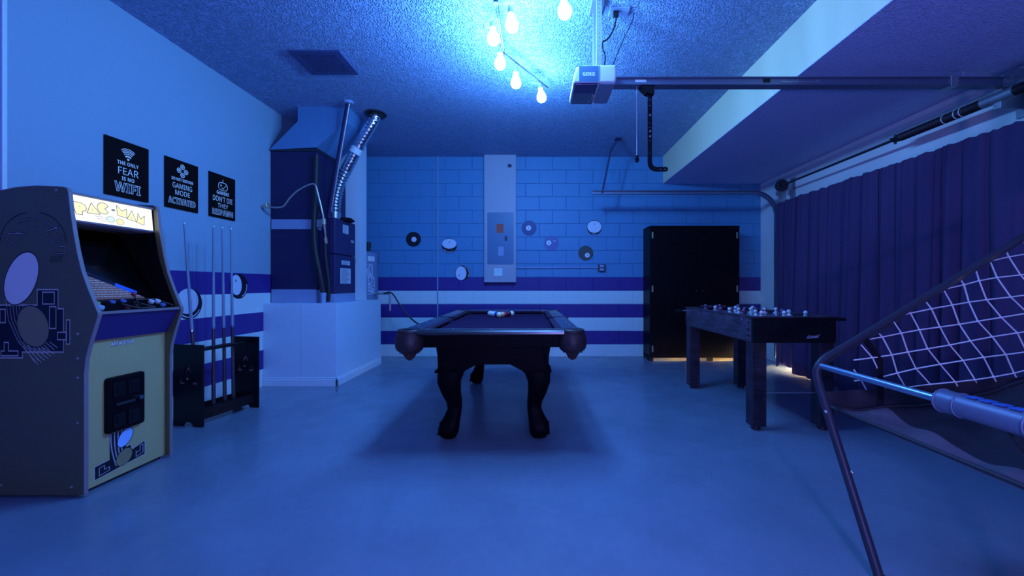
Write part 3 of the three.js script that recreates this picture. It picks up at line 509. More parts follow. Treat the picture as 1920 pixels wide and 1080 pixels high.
// ------------------------------------------------------------------ billiard ball decals on the walls
function ballTex(kind, num) {
  return canvasTex(256, 256, (x, w) => {
    const c = w / 2; x.fillStyle = '#05060f'; x.fillRect(0, 0, w, w);
    const disc = (cx, cy, r, col) => { x.fillStyle = col; x.beginPath(); x.arc(cx, cy, r, 0, 7); x.fill(); };
    if (kind.col) { disc(c, c, 128, kind.col); disc(c + kind.dx, c + kind.dy, kind.r, '#e4ebf5'); if (kind.spark) { disc(c + 40, c - 34, 8, '#f4f6fb'); disc(c + 68, c - 40, 6, '#f4f6fb'); } }
    else { disc(c, c, 128, '#0d0c22'); x.save(); x.translate(c + kind.dx, c + kind.dy); x.rotate(kind.rot); x.fillStyle = '#d9e4f4'; x.beginPath(); x.ellipse(0, 0, kind.a, kind.b, 0, 0, 7); x.fill(); x.restore(); x.strokeStyle = '#d9e4f4'; x.lineWidth = 9; x.beginPath(); x.arc(c, c, 112, kind.s0, kind.s1); x.stroke(); }
    x.fillStyle = '#141430'; x.textAlign = 'center'; x.textBaseline = 'middle'; x.font = `bold ${kind.fs || 44}px sans-serif`; if (num) x.fillText(num, c + (kind.nx ?? kind.dx), c + (kind.ny ?? kind.dy));
  });
}
function decal(pos, r, onLeft, label, kind, num) {
  const g = new THREE.CylinderGeometry(r, r, 0.003, 48);
  if (onLeft) g.rotateZ(-Math.PI / 2).rotateX(Math.PI); else g.rotateX(Math.PI / 2);
  if (onLeft) { const n = g.attributes.normal, p = g.attributes.position, uv = g.attributes.uv; for (let i = 0; i < p.count; i++) uv.setXY(i, 0.5 - p.getZ(i) / r / 2, 0.5 + p.getY(i) / r / 2); }
  else { const p = g.attributes.position, uv = g.attributes.uv; for (let i = 0; i < p.count; i++) uv.setXY(i, 0.5 + p.getX(i) / r / 2, 0.5 + p.getY(i) / r / 2); }
  const m = single('ball_decal', label, 'decal', g, std(0xffffff, 0.5, 0, { map: ballTex(kind, num) }), { uv: true, group: 'billiard ball wall decals' });
  m.position.set(...pos);
}
const zd = ZB + 0.003;
const bpos = (px, py) => [(px - 1005) / 123.6, 1.08 + (535 - py) / 123.6, zd];
decal(bpos(776, 449), 0.113, false, 'dark ball decal with a small white spot, leftmost on the block wall', { col: '#0d0c1e', dx: 10, dy: 2, r: 44 }, '');
decal(bpos(843, 461), 0.113, false, 'ball decal white on top with a dark lower edge, left of the breaker panel', { dx: 0, dy: -34, rot: 0, a: 122, b: 84, s0: 0.9, s1: 2.6, fs: 40, ny: -60 }, '9');
decal(bpos(868, 512), 0.113, false, 'white-faced ball decal overlapping the top dark stripe, left of the breaker panel', { dx: -28, dy: 4, rot: 0, a: 92, b: 118, s0: -1.3, s1: 0.6, fs: 40, nx: -60, ny: 40 }, '6');
decal(bpos(992, 428), 0.113, false, 'dark blue ball decal with a centred number disc just right of the breaker panel', { col: '#2a3f80', dx: -8, dy: -2, r: 44 }, '2');
decal(bpos(1034, 456), 0.113, false, 'faint violet-blue ball decal with small number disc and two highlights', { col: '#5a6aa8', dx: -46, dy: -4, r: 42, spark: true }, '2');
decal(bpos(1114, 427), 0.113, false, 'mostly white ball decal with thin dark rim, rightmost on the block wall', { dx: 0, dy: -12, rot: 0, a: 120, b: 104, s0: 1.3, s1: 1.9, fs: 36, ny: -50 }, '1');
decal(bpos(1098, 475), 0.113, false, 'grey-green ball decal with small pale number disc, low beside the outlet pipe', { col: '#3c4444', dx: 26, dy: 34, r: 42 }, '1');
decal([XL + 0.0028, 0.925, -3.41], 0.13, true, 'large white-faced ball decal numbered three on the left wall, behind the cues', { dx: -14, dy: -22, rot: 0, a: 104, b: 106, s0: 0.5, s1: 2.6, fs: 62, nx: 10, ny: -10 }, '3');
decal([XL + 0.0028, 1.07, -3.98], 0.122, true, 'half dark ball decal on the left wall between cue rack and air handler', { dx: -36, dy: -14, rot: -0.1, a: 74, b: 104, s0: -0.2, s1: 1.2, fs: 40, nx: -44, ny: -56 }, '0');
// ------------------------------------------------------------------ cue rack and cues
{
  const turn = -0.165, C = [-2.665, 0, -3.10], c = Math.cos(turn), s = Math.sin(turn);
  const toW = (x, y, z) => [C[0] + x * c + z * s, y, C[2] - x * s + z * c];
  const t = thing('cue_rack', 'black floor cue rack with triangle cutouts in both end panels', 'cue rack', C, { local: true, turn });
  const endShape = () => {
    const sh = new THREE.Shape(), w = 0.132; sh.moveTo(-w, 0); sh.lineTo(-0.05, 0); sh.quadraticCurveTo(-0.035, 0.035, 0, 0.035); sh.quadraticCurveTo(0.035, 0.035, 0.05, 0); sh.lineTo(w, 0); sh.lineTo(w, 0.625); sh.lineTo(-w, 0.625); sh.lineTo(-w, 0);
    const hole = (pts) => { const p = new THREE.Path(); pts.forEach((q, i) => (i ? p.lineTo(...q) : p.moveTo(...q))); p.closePath(); sh.holes.push(p); };
    hole([[-0.006, 0.46], [0.006, 0.46], [0.032, 0.415], [0.016, 0.405], [0, 0.432], [-0.016, 0.405], [-0.032, 0.415]]);
    hole([[-0.05, 0.375], [-0.066, 0.375], [-0.085, 0.335], [-0.08, 0.32], [-0.03, 0.32], [-0.03, 0.335], [-0.066, 0.338]]);
    hole([[0.05, 0.375], [0.066, 0.375], [0.085, 0.335], [0.08, 0.32], [0.03, 0.32], [0.03, 0.335], [0.066, 0.338]]);
    return sh;
  };
  part('end_panel', extr(endShape(), 0.018, 0.002).translate(0, 0, -0.018), M.rackWood, t);
  part('end_panel', extr(endShape(), 0.018, 0.002).translate(0, 0, -0.52), M.rackWood, t);
  for (const z of [-0.013, -0.515]) part('inlay', bx(-0.09, 0.09, 0.315, 0.465, z - 0.004, z), M.inlay, t, { label: 'pale triangular inlay' });
  for (const z of [0.0015, -0.5005]) part('emblem_stud', ball(0, 0.365, z, 0.006, 10), M.brass, t);
  const holes = new THREE.Shape(); holes.moveTo(-0.05, 0.02); holes.lineTo(0.05, 0.02); holes.lineTo(0.05, 0.502); holes.lineTo(-0.05, 0.502); holes.closePath();
  for (let k = 0; k < 4; k++) { const p = new THREE.Path(); p.absarc(0, 0.1 + k * 0.11, 0.02, 0, Math.PI * 2); holes.holes.push(p); }
  part('cue_shelf', extr(holes, 0.018, 0.002).rotateX(-Math.PI / 2).translate(0, 0.565, 0), M.rackWood, t);
  part('base_shelf', [bx(-0.1, 0.1, 0.075, 0.095, -0.502, -0.018, 0.003), bx(-0.1, -0.085, 0.095, 0.125, -0.502, -0.018, 0.003), bx(0.085, 0.1, 0.095, 0.125, -0.502, -0.018, 0.003), bx(-0.03, -0.018, 0.095, 0.11, -0.502, -0.018), bx(0.018, 0.03, 0.095, 0.11, -0.502, -0.018)], M.rackWood, t);
  part('side_rail', bx(0.088, 0.1, 0.045, 0.075, -0.502, -0.018, 0.003), M.rackWood, t);
  const cue = (b, tp, label) => {
    const B = V(...b), D = V(...tp).sub(B), at = (f) => B.clone().addScaledVector(D, f).toArray();
    const u = thing('cue_stick', label, 'cue', b, { group: 'cues standing in the rack' });
    part('butt', rod(at(0.012), at(0.42), 0.0145, 0.0115), M.cueButt, u); part('butt_cap', rod(at(0), at(0.012), 0.0145, 0.0148), M.rubber, u);
    part('joint_ring', rod(at(0.42), at(0.43), 0.0116), M.chrome, u); part('shaft', rod(at(0.43), at(0.985), 0.0112, 0.0066), M.cueWood, u);
    part('ferrule', rod(at(0.985), at(0.996), 0.0066, 0.0065), M.pearl, u); part('cue_tip', rod(at(0.996), at(1), 0.0064, 0.005), M.panelBlue, u);
  };
  cue(toW(0.035, 0.1, -0.05), [-2.735, 1.577, -3.15], 'cue leaning apart from the other three, leftmost in the rack');
  cue(toW(0, 0.1, -0.21), toW(-0.035, 1.58, -0.24), 'upright cue, left one of the three standing close together');
  cue(toW(0, 0.1, -0.31), toW(-0.02, 1.58, -0.305), 'upright cue, middle one of the three standing close together');
  cue(toW(0, 0.1, -0.39), toW(-0.01, 1.58, -0.375), 'upright cue, right one of the three standing close together');
}

// ------------------------------------------------------------------ equipment platform, air handler, water heater
{
  const t = thing('equipment_platform', 'pale boxed platform with baseboard under the air handler', 'platform', [-2.52, 0, -4.9]);
  part('box', bx(XL + 0.002, -2.13, 0, 0.885, -5.30, -4.335, 0.004), M.platform, t);
  part('box_rear', bx(XL + 0.002, -2.13, 0, 0.885, -5.56, -5.295), M.platform, t);
    part('baseboard', [bx(XL + 0.002, -2.118, 0, 0.075, -4.345, -4.322, 0.004), bx(XL + 0.002, -2.121, 0.07, 0.095, -4.345, -4.328, 0.004), bx(-2.14, -2.118, 0, 0.075, -5.56, -4.322, 0.004), bx(-2.14, -2.123, 0.07, 0.095, -5.56, -4.328, 0.004)], M.platformTrim, t);
  part('board_seam', [bx(-2.50, -2.497, 0.1, 0.885, -4.3335, -4.33)], M.platform, t);
}
{
  const t = thing('air_handler', 'tall dark air handler on the platform with sloping duct to ceiling', 'air handler', [-2.62, 0.885, -4.75]);
  const x0 = XL + 0.012;
  part('cabinet', [bx(x0, -2.40, 1.81, 2.56, -4.94, -4.45, 0.006), bx(x0, -2.40, 1.03, 1.69, -5.1, -4.45, 0.006), bx(x0 + 0.01, -2.42, 1.0, 2.5, -5.15, -4.47), bx(-2.42, -2.31, 1.0, 1.84, -5.1, -4.54, 0.004)], M.hvacDark, t);
  part('band_panel', bx(x0 + 0.002, -2.41, 1.695, 1.805, -4.6, -4.448, 0.003), M.hvacBand, t);
  part('base_panel', [bx(x0 + 0.002, -2.41, 0.885, 1.035, -5.1, -4.448, 0.003), bx(-2.42, -2.25, 0.885, 0.985, -5.05, -4.53, 0.003)], M.hvacBand, t);
  const d = part('access_door', [bx(-2.31, -2.25, 0.985, 1.43, -5.05, -4.535, 0.008), bx(-2.31, -2.25, 1.436, 1.84, -5.05, -4.535, 0.008)], M.hvacDoor, t);
  const printed = canvasTex(128, 192, (x, w, h) => { x.fillStyle = '#cfd6e0'; x.fillRect(0, 0, w, h); x.fillStyle = '#3a3f55'; for (let k = 0; k < 15; k++) x.fillRect(10, 12 + k * 12, 60 + rnd() * 48, 4); });
  const plab = std(0xffffff, 0.5, 0, { map: printed });
  const lab = (y0, y1, za, zb) => part('label', new THREE.PlaneGeometry(zb - za, y1 - y0).rotateY(Math.PI / 2).translate(-2.2492, (y0 + y1) / 2, (za + zb) / 2), plab, d, { uv: true });
  lab(1.69, 1.79, -4.86, -4.72); lab(1.10, 1.28, -4.92, -4.66); lab(1.32, 1.37, -4.90, -4.69); lab(1.60, 1.63, -5.0, -4.93);
  part('latch', bx(-2.252, -2.242, 1.36, 1.40, -5.05, -5.03, 0.003), M.galv, d);
  // plenum leaning over to the right, its right side swept back
  const P0 = [[x0, 2.56], [-2.40, 2.585], [-2.07, 2.87], [-2.05, 3.03], [-2.60, 3.03], [-2.60, 2.87]];
  part('plenum', [extr(shape(P0), 0.5, 0.003).translate(0, 0, -4.92)], M.duct, t);
  part('plenum_flange', [bx(x0, -2.39, 2.552, 2.572, -4.95, -4.435, 0.003)], M.darkSteel, t);
  part('sticker', bx(-2.4, -2.398, 2.13, 2.27, -4.86, -4.80), M.hvacBand, t);
  part('draft_hood', [new THREE.CylinderGeometry(0.085, 0.12, 0.03, 28).translate(-2.28, 1.862, -4.82), new THREE.CylinderGeometry(0.12, 0.1, 0.012, 28).translate(-2.28, 1.842, -4.82)], M.blackMatte, t);
  part('flue_collar', new THREE.CylinderGeometry(0.072, 0.072, 0.09, 24).translate(-2.34, 1.88, -4.7), M.foil, t);
}
{
  const t = thing('flue_pipe', 'shiny ribbed metal flue pipe rising from air handler to ceiling', 'pipe', [-1.79, 3.03, -4.6]);
  const path = new THREE.CatmullRomCurve3([V(-2.335, 1.90, -4.7), V(-2.33, 2.05, -4.7), V(-2.27, 2.25, -4.68), V(-2.16, 2.45, -4.66), V(-1.98, 2.74, -4.62), V(-1.87, 2.90, -4.6), V(-1.83, 2.98, -4.6), V(-1.82, 3.03, -4.6)]);
  const n = 260, g = new THREE.TubeGeometry(path, n, 0.062, 20, false), p = g.attributes.position, nn = g.attributes.normal;
  for (let k = 0; k <= n; k++) { const u = k / n, rib = (u < 0.42 ? 0.006 : 0.0015) * Math.sin(u * 190) + (Math.abs(u - 0.66) < 0.004 || Math.abs(u - 0.52) < 0.004 ? 0.004 : 0); for (let j = 0; j <= 20; j++) { const i = k * 21 + j; p.setXYZ(i, p.getX(i) + nn.getX(i) * rib, p.getY(i) + nn.getY(i) * rib, p.getZ(i) + nn.getZ(i) * rib); } }
  g.computeVertexNormals();
  part('pipe', g, M.foil, t);
  part('ceiling_collar', [new THREE.CylinderGeometry(0.115, 0.12, 0.015, 32).translate(-1.82, 3.0225, -4.6), new THREE.CylinderGeometry(0.075, 0.09, 0.03, 28).translate(-1.82, 3.005, -4.6)], M.darkSteel, t);
  part('tape_label', rod([-2.075, 2.594, -4.638], [-2.04, 2.65, -4.63], 0.0655, 0.0655, 24), M.sticker, t);
}
{
  const t = thing('vent_pipe', 'thin dark pipe running from the ceiling down past the duct', 'pipe', [-1.99, 3.03, -4.3]);
  part('pipe', rod([-1.99, 3.03, -4.3], [-2.30, 1.86, -4.50], 0.024), M.hvacDark, t);
  part('ceiling_collar', new THREE.CylinderGeometry(0.05, 0.06, 0.03, 20).translate(-1.99, 3.015, -4.3), M.hvacBand, t);
  part('second_line', rod([-1.965, 3.03, -4.28], [-2.27, 1.9, -4.49], 0.009), M.galv, t);
}
{
  const t = thing('insulated_line', 'black insulated hose hanging down the front of the air handler', 'hose', [-2.37, 0.885, -4.42]);
  part('hose', [tube([[-2.395, 2.5, -4.42], [-2.40, 2.1, -4.41], [-2.415, 1.7, -4.41], [-2.40, 1.45, -4.41], [-2.35, 1.2, -4.41], [-2.325, 1.03, -4.42], [-2.32, 0.97, -4.42]], 0.028, 70, 12), tube([[-2.36, 1.95, -4.43], [-2.31, 1.75, -4.43], [-2.30, 1.4, -4.43], [-2.27, 1.1, -4.44], [-2.28, 0.9, -4.45]], 0.02, 50, 10)], M.rubber, t);
  part('fitting', [rod([-2.32, 0.97, -4.42], [-2.32, 0.885, -4.42], 0.026), rod([-2.32, 1.0, -4.42], [-2.32, 0.965, -4.42], 0.031)], M.hvacBand, t);
}
{
  const t = thing('gas_line', 'bent metal gas line with a valve beside the air handler', 'pipe', [-2.7, 1.94, -4.370]);
  part('line', tube([[XL + 0.0, 1.915, -4.300], [-2.86, 1.915, -4.300], [-2.77, 1.91, -4.330], [-2.70, 1.93, -4.340], [-2.63, 2.02, -4.340], [-2.54, 2.10, -4.340], [-2.43, 2.155, -4.340], [-2.37, 2.16, -4.345], [-2.34, 2.05, -4.355], [-2.30, 1.85, -4.370], [-2.29, 1.7, -4.390], [-2.29, 1.58, -4.420]], 0.0095, 110, 10), M.copper, t);
  part('valve', [rod([-2.895, 1.915, -4.310], [-2.83, 1.915, -4.310], 0.018), rod([-2.86, 1.915, -4.295], [-2.86, 1.955, -4.295], 0.008), bx(-2.885, -2.835, 1.95, 1.958, -4.335, -4.315, 0.002), rod([-2.29, 1.80, -4.375], [-2.29, 1.74, -4.380], 0.02), rod([-2.29, 1.6, -4.410], [-2.29, 1.54, -4.425], 0.017)], M.brass, t);
  part('junction_box', bx(-2.39, -2.33, 1.71, 1.80, -4.46, -4.41, 0.004), M.galv, t);
}
{
  const t = thing('water_heater', 'blue-grey water heater tank standing behind the platform', 'water heater', [-2.545, 0, -5.84]);
  part('tank', new THREE.LatheGeometry([[0.001, 0.02], [0.25, 0.02], [0.255, 0.06], [0.255, 1.50], [0.245, 1.54], [0.2, 1.565], [0.001, 1.57]].map((a) => new THREE.Vector2(...a)), 44).translate(-2.545, 0, -5.84), M.heater, t);
  part('fitting', [rod([-2.40, 1.55, -5.8], [-2.40, 1.70, -5.8], 0.028), rod([-2.40, 1.62, -5.8], [-2.40, 1.70, -5.8], 0.036)], M.rubber, t);
  const wrap = (a0, a1, y0, y1) => new THREE.CylinderGeometry(0.2565, 0.2565, y1 - y0, 20, 1, true, a0, a1 - a0).translate(-2.545, (y0 + y1) / 2, -5.84);
  const tex = canvasTex(128, 128, (x, w, h) => { x.fillStyle = '#b9c6dc'; x.fillRect(0, 0, w, h); x.fillStyle = '#2b3350'; for (let k = 0; k < 40; k++) x.fillRect(rnd() * 110, rnd() * 120, 8 + rnd() * 12, 3 + rnd() * 6); });
  part('label', wrap(0.7, 1.15, 1.2, 1.38), std(0xffffff, 0.5, 0, { map: tex }), t, { uv: true }); part('label', wrap(0.85, 1.3, 0.95, 1.2), std(0xffffff, 0.5, 0, { map: tex }), t, { uv: true }); part('label', wrap(0.85, 1.3, 1.42, 1.49), M.sticker, t, { uv: true });
  part('relief_pipe', [tube([[-2.30, 0.95, -5.75], [-2.24, 0.965, -5.72], [-2.10, 0.965, -5.72], [-2.06, 0.94, -5.72], [-2.06, 0.72, -5.72]], 0.014, 50, 10, 0.2)], M.copper, t);
  part('hose', tube([[-2.14, 0.965, -5.70], [-2.02, 0.97, -5.68], [-1.88, 0.78, -5.66], [-1.70, 0.56, -5.72], [-1.5, 0.4, -6.0]], 0.011, 50, 8), M.darkSteel, t);
}

// ------------------------------------------------------------------ back wall services
{
  const t = thing('panel_chase', 'flat blue-grey metal chase running from the ceiling around the breaker panel', 'panel', [-0.535, 2.0, ZB + 0.05]);
  part('chase_cover', bx(-0.775, -0.298, 1.125, H, ZB, ZB + 0.085, 0.004), M.chase, t);
  const d = part('panel_door', bx(-0.725, -0.335, 1.395, 2.165, ZB + 0.083, ZB + 0.093, 0.003), M.panelBlue, t);
  part('label', bx(-0.588, -0.485, 1.86, 1.995, ZB + 0.092, ZB + 0.0945), M.redLabel, d, { label: 'red-brown warning label' });
  part('label', bx(-0.565, -0.48, 1.52, 1.655, ZB + 0.092, ZB + 0.0945), M.hvacBand, d);
  part('latch', bx(-0.465, -0.43, 1.745, 1.81, ZB + 0.092, ZB + 0.102, 0.003), M.hvacDark, d);
  part('switch_cover', bx(-0.63, -0.50, 1.215, 1.335, ZB + 0.083, ZB + 0.096, 0.006), M.white, t);
  part('knockout', [bx(-0.42, -0.365, 2.84, 2.885, ZB + 0.083, ZB + 0.1, 0.004)], M.hvacDark, t);
}
{
  const t = thing('outlet_box', 'small dark outlet box at the end of a horizontal conduit', 'outlet', [0.985, 1.34, ZB + 0.03]);
  part('box', bx(0.935, 1.04, 1.29, 1.395, ZB, ZB + 0.045, 0.005), M.darkSteel, t);
  part('receptacle', [bx(0.955, 1.02, 1.35, 1.385, ZB + 0.044, ZB + 0.05, 0.003), bx(0.955, 1.02, 1.30, 1.335, ZB + 0.044, ZB + 0.05, 0.003)], M.hvacBand, t);
  part('conduit', [rod([-0.298, 1.343, ZB + 0.015], [0.88, 1.35, ZB + 0.015], 0.0105), rod([0.88, 1.35, ZB + 0.015], [0.94, 1.345, ZB + 0.02], 0.013)], M.hvacBand, t);
}
single('wall_conduit', 'thin vertical conduit painted like the block wall', 'conduit', [rod([-1.485, 0.2, ZB + 0.011], [-1.485, H, ZB + 0.011], 0.0095)], M.wall);
{
  const t = thing('ceiling_vent', 'square perforated air return grille set in the ceiling', 'vent', [-1.85, H, -3.545]);
  part('frame', [bx(-2.06, -2.0, H - 0.014, H, -3.68, -3.41), bx(-1.69, -1.63, H - 0.014, H, -3.68, -3.41), bx(-2.06, -1.63, H - 0.014, H, -3.41, -3.36), bx(-2.06, -1.63, H - 0.014, H, -3.73, -3.68)], M.grille, t);
  part('backing', bx(-2.0, -1.69, H - 0.004, H, -3.67, -3.42), M.blackMatte, t);
  for (let i = 0; i < 16; i++) part('slat', bx(-2.0 + i * 0.0196, -2.0 + i * 0.0196 + 0.01, H - 0.014, H - 0.006, -3.67, -3.42), M.grille, t);
  part('cross_bar', Array.from({ length: 12 }, (_, i) => bx(-2.0, -1.69, H - 0.012, H - 0.008, -3.66 + i * 0.021, -3.652 + i * 0.021)), M.grille, t);
}

// ------------------------------------------------------------------ black wardrobe
{
  const t = thing('wardrobe', 'tall black two-door cabinet against the block wall', 'cabinet', [2.24, 0, -5.92]);
  const a = 1.615, b = 2.885, zf = -5.74, zb = -6.095;
  part('carcass', [bx(a, a + 0.02, 0.0, 1.92, zb, zf - 0.022, 0.002), bx(b - 0.02, b, 0.0, 1.92, zb, zf - 0.022, 0.002), bx(a, b, 1.9, 1.925, zb, zf, 0.003), bx(a, b, 0.05, 0.07, zb, zf - 0.022), bx(a, b, 0.05, 1.91, zb, zb + 0.01)], M.blackSatin, t);
  part('toe_kick', bx(a + 0.02, b - 0.02, 0.0, 0.05, zf - 0.06, zf - 0.045), M.tan, t, { label: 'tan toe board' });
  part('foot', [bx(a, a + 0.05, 0, 0.06, zf - 0.04, zf - 0.005, 0.003), bx(b - 0.05, b, 0, 0.06, zf - 0.04, zf - 0.005, 0.003), bx(2.43, 2.52, 0, 0.05, zf - 0.044, zf - 0.03, 0.003)], M.black, t);
  const mid = 2.31;
  for (const [x0, x1, hx] of [[a + 0.004, mid - 0.002, a + 0.035], [mid + 0.002, b - 0.004, b - 0.035]]) {
    const d = part('door', bx(x0, x1, 0.055, 1.898, zf - 0.02, zf, 0.003), M.blackSatin, t);
    for (const y of [0.18, 1.03, 1.79]) part('hinge', bx(hx - 0.011, hx + 0.011, y - 0.045, y + 0.045, zf - 0.002, zf + 0.006, 0.003), M.brass, d);
    part('knob', ball(x0 < 2 ? mid + -0.04 : mid + 0.04, 1.0, zf + 0.014, 0.014), M.darkSteel, d);
  }
}

// ------------------------------------------------------------------ foosball table
{
  const t = thing('foosball_table', 'dark wood foosball table with pale player figures on rods', 'foosball table', [1.91, 0, -3.63]);
  const a = 1.60, b = 2.215, zf = -2.99, zb = -4.34;
  for (const x of [a, b - 0.025]) part('side_board', bx(x, x + 0.025, 0.655, 0.845, zb + 0.025, zf - 0.025, 0.003), M.foosSide, t);
  part('end_board', bx(a, b, 0.655, 0.845, zf - 0.025, zf, 0.003), M.foosEnd, t); part('end_board', bx(a, b, 0.655, 0.845, zb, zb + 0.025, 0.003), M.foosEnd, t);
  part('top_trim', [bx(a - 0.004, a + 0.045, 0.84, 0.85, zb, zf, 0.003), bx(b - 0.045, b + 0.004, 0.84, 0.85, zb, zf, 0.003), bx(a, b, 0.84, 0.85, zf - 0.05, zf + 0.003, 0.003), bx(a, b, 0.84, 0.85, zb - 0.003, zb + 0.05, 0.003)], M.foosSide, t);
  part('pitch', bx(a + 0.02, b - 0.02, 0.735, 0.745, zb + 0.02, zf - 0.02), M.foosPitch, t);
  part('bottom_board', bx(a + 0.02, b - 0.02, 0.66, 0.672, zb + 0.02, zf - 0.02), M.black, t);
  for (const x of [a + 0.005, b - 0.11]) for (const z of [zf - 0.115, zb + 0.015]) part('leg', [bx(x, x + 0.105, 0.03, 0.66, z, z + 0.1, 0.005), rod([x + 0.052, 0, z + 0.05], [x + 0.052, 0.03, z + 0.05], 0.03)], M.foosLeg, t);
  part('stretcher', rod([a + 0.11, 0.27, zf - 0.07], [b - 0.11, 0.27, zf - 0.07], 0.005), M.steel, t);
  const scr = canvasTex(256, 96, (x, w, h) => { x.clearRect(0, 0, w, h); x.strokeStyle = x.fillStyle = '#c6cbe0'; x.font = 'italic bold 62px serif'; x.textAlign = 'center'; x.textBaseline = 'middle'; x.fillText('Atomic', w / 2 - 10, h / 2 + 6, 190); x.lineWidth = 7; x.beginPath(); x.moveTo(20, 80); x.quadraticCurveTo(200, 84, 232, 12); x.stroke(); });
  part('maker_script', new THREE.PlaneGeometry(0.12, 0.045).translate(2.045, 0.705, zf + 0.0008), std(0xffffff, 0.4, 0, { map: scr, transparent: true, alphaTest: 0.3 }), t, { uv: true });
  for (let i = 0; i < 3; i++) part('bolt', new THREE.CylinderGeometry(0.008, 0.008, 0.008, 12).rotateZ(Math.PI / 2).translate(a - 0.002, 0.7 + i * 0.05, zf - 0.06), M.black, t);
  const man = (x, y, z, tiltA) => { const g = [new THREE.CylinderGeometry(0.013, 0.016, 0.045, 12).translate(0, 0.012, 0), ball(0, 0.052, 0, 0.0155, 12), new THREE.CylinderGeometry(0.015, 0.011, 0.045, 10).translate(0, -0.032, 0), bx(-0.014, 0.014, -0.075, -0.05, -0.012, 0.018, 0.004), rod([-0.024, 0.018, 0], [0.024, 0.018, 0], 0.007, 0.007, 8)]; return g.map((q) => q.rotateX(tiltA).translate(x, y, z)); };
  const rows = [3, 2, 3, 5, 5, 3, 2, 3];
  rows.forEach((n, r) => {
    const z = zf - 0.14 - r * 0.153, mat = [M.manWhite, M.manWhite, M.manRed, M.manWhite, M.manRed, M.manWhite, M.manRed, M.manRed][r], out = r === 7 ? -1 : 1, ta = [0.1, -0.2, 0.25, -0.05, 0.3, 0.15, -0.1, 0][r];
    const rd = part('player_rod', [rod([a - (out < 0 ? 0.1 : 0.012), 0.818, z], [b + (out > 0 ? 0.1 : 0.012), 0.818, z], 0.0065)], M.chrome, t);
    part('handle', rod(out > 0 ? [b + 0.08, 0.818, z] : [a - 0.08, 0.818, z], out > 0 ? [b + 0.17, 0.818, z] : [a - 0.15, 0.818, z], 0.014, 0.012), M.black, rd);
    for (let k = 0; k < n; k++) part('player', man(a + 0.05 + (b - a - 0.1) * (k + 0.5 + rr(-0.12, 0.12)) / n, 0.818, z, ta), mat, rd);
  });
  part('score_counter', [rod([a + 0.12, 0.85, zb + 0.02], [b - 0.12, 0.85, zb + 0.02], 0.004), ...Array.from({ length: 8 }, (_, i) => bx(a + 0.16 + i * 0.034, a + 0.185 + i * 0.034, 0.845, 0.87, zb + 0.008, zb + 0.03, 0.003))], M.foosSide, t);
}

// ------------------------------------------------------------------ curtain
function curtain(z0, z1, ph, label, lift) {
  const n = Math.round(Math.abs(z1 - z0) / 0.009), m = 26, top = 2.168;
  const f = (off) => (u, v, target) => {
    const z = z0 + (z1 - z0) * u, q = v * v * (3 - 2 * v);                 // v 0 top .. 1 bottom
    const w = z + 0.03 * Math.sin(z * 7 + ph);
    const lobe = Math.pow(Math.abs(Math.sin(w * 17.5 + ph + 0.9 * Math.sin(z * 4.3 + ph))), 0.62);
    const a = 0.045 - lobe * (0.085 + 0.03 * Math.sin(z * 6.1 + ph)) + 0.009 * Math.sin(w * 53 + 1);
    const crimp = Math.sin(z * 90 + ph) * 0.004;
    const hem = 0.005 + lift(z);
    const y = top + 0.004 * Math.sin(z * 41) + 0.0025 * Math.sin(z * 90) - (top - hem) * v;
    const pinch = Math.exp(-Math.pow((v - 0.02) / 0.018, 2));
    target.set(3.205 + a * (0.45 + 0.75 * q) * (1 - 0.5 * pinch) + crimp * (1 - v) * (1 - v) - 0.012 * (1 - Math.exp(-v * 8)) + off, y, z + 0.012 * q * Math.sin(z * 22 + 1));
  };
  const t = single('curtain', label, 'curtain', [new ParametricGeometry(f(0), n, m), new ParametricGeometry(f(0.005), n, m)], M.curtain, { group: 'curtain panels along the garage door' });
  return t;
}
const liftFar = (z) => (z > -5.36 && z < -4.88 ? 0.055 * Math.min(1, (z + 5.36) / 0.06, (-4.88 - z) / 0.08) + 0.008 * Math.sin(z * 40) : 0);
curtain(-5.40, -4.34, 0, 'dark pleated curtain panel at the far end beside the wardrobe, light leaking below', liftFar);
curtain(-4.34, -3.23, 1.1, 'dark pleated curtain panel in the middle, behind the foosball table', () => 0);
curtain(-3.23, -1.2, 2.3, 'dark pleated curtain panel nearest the viewer, behind the ball net', () => 0);
{
  const t = thing('curtain_rod', 'thin rod carrying the curtains under the door spring', 'curtain rod', [3.245, 2.135, -3.3]);
  part('rod', rod([3.245, 2.135, -5.42], [3.245, 2.135, -1.15], 0.007), M.darkSteel, t);
  part('bracket', [-5.41, -3.9, -2.2].map((z) => rod([3.245, 2.135, z], [3.40, 2.135, z], 0.006)), M.darkSteel, t);
}

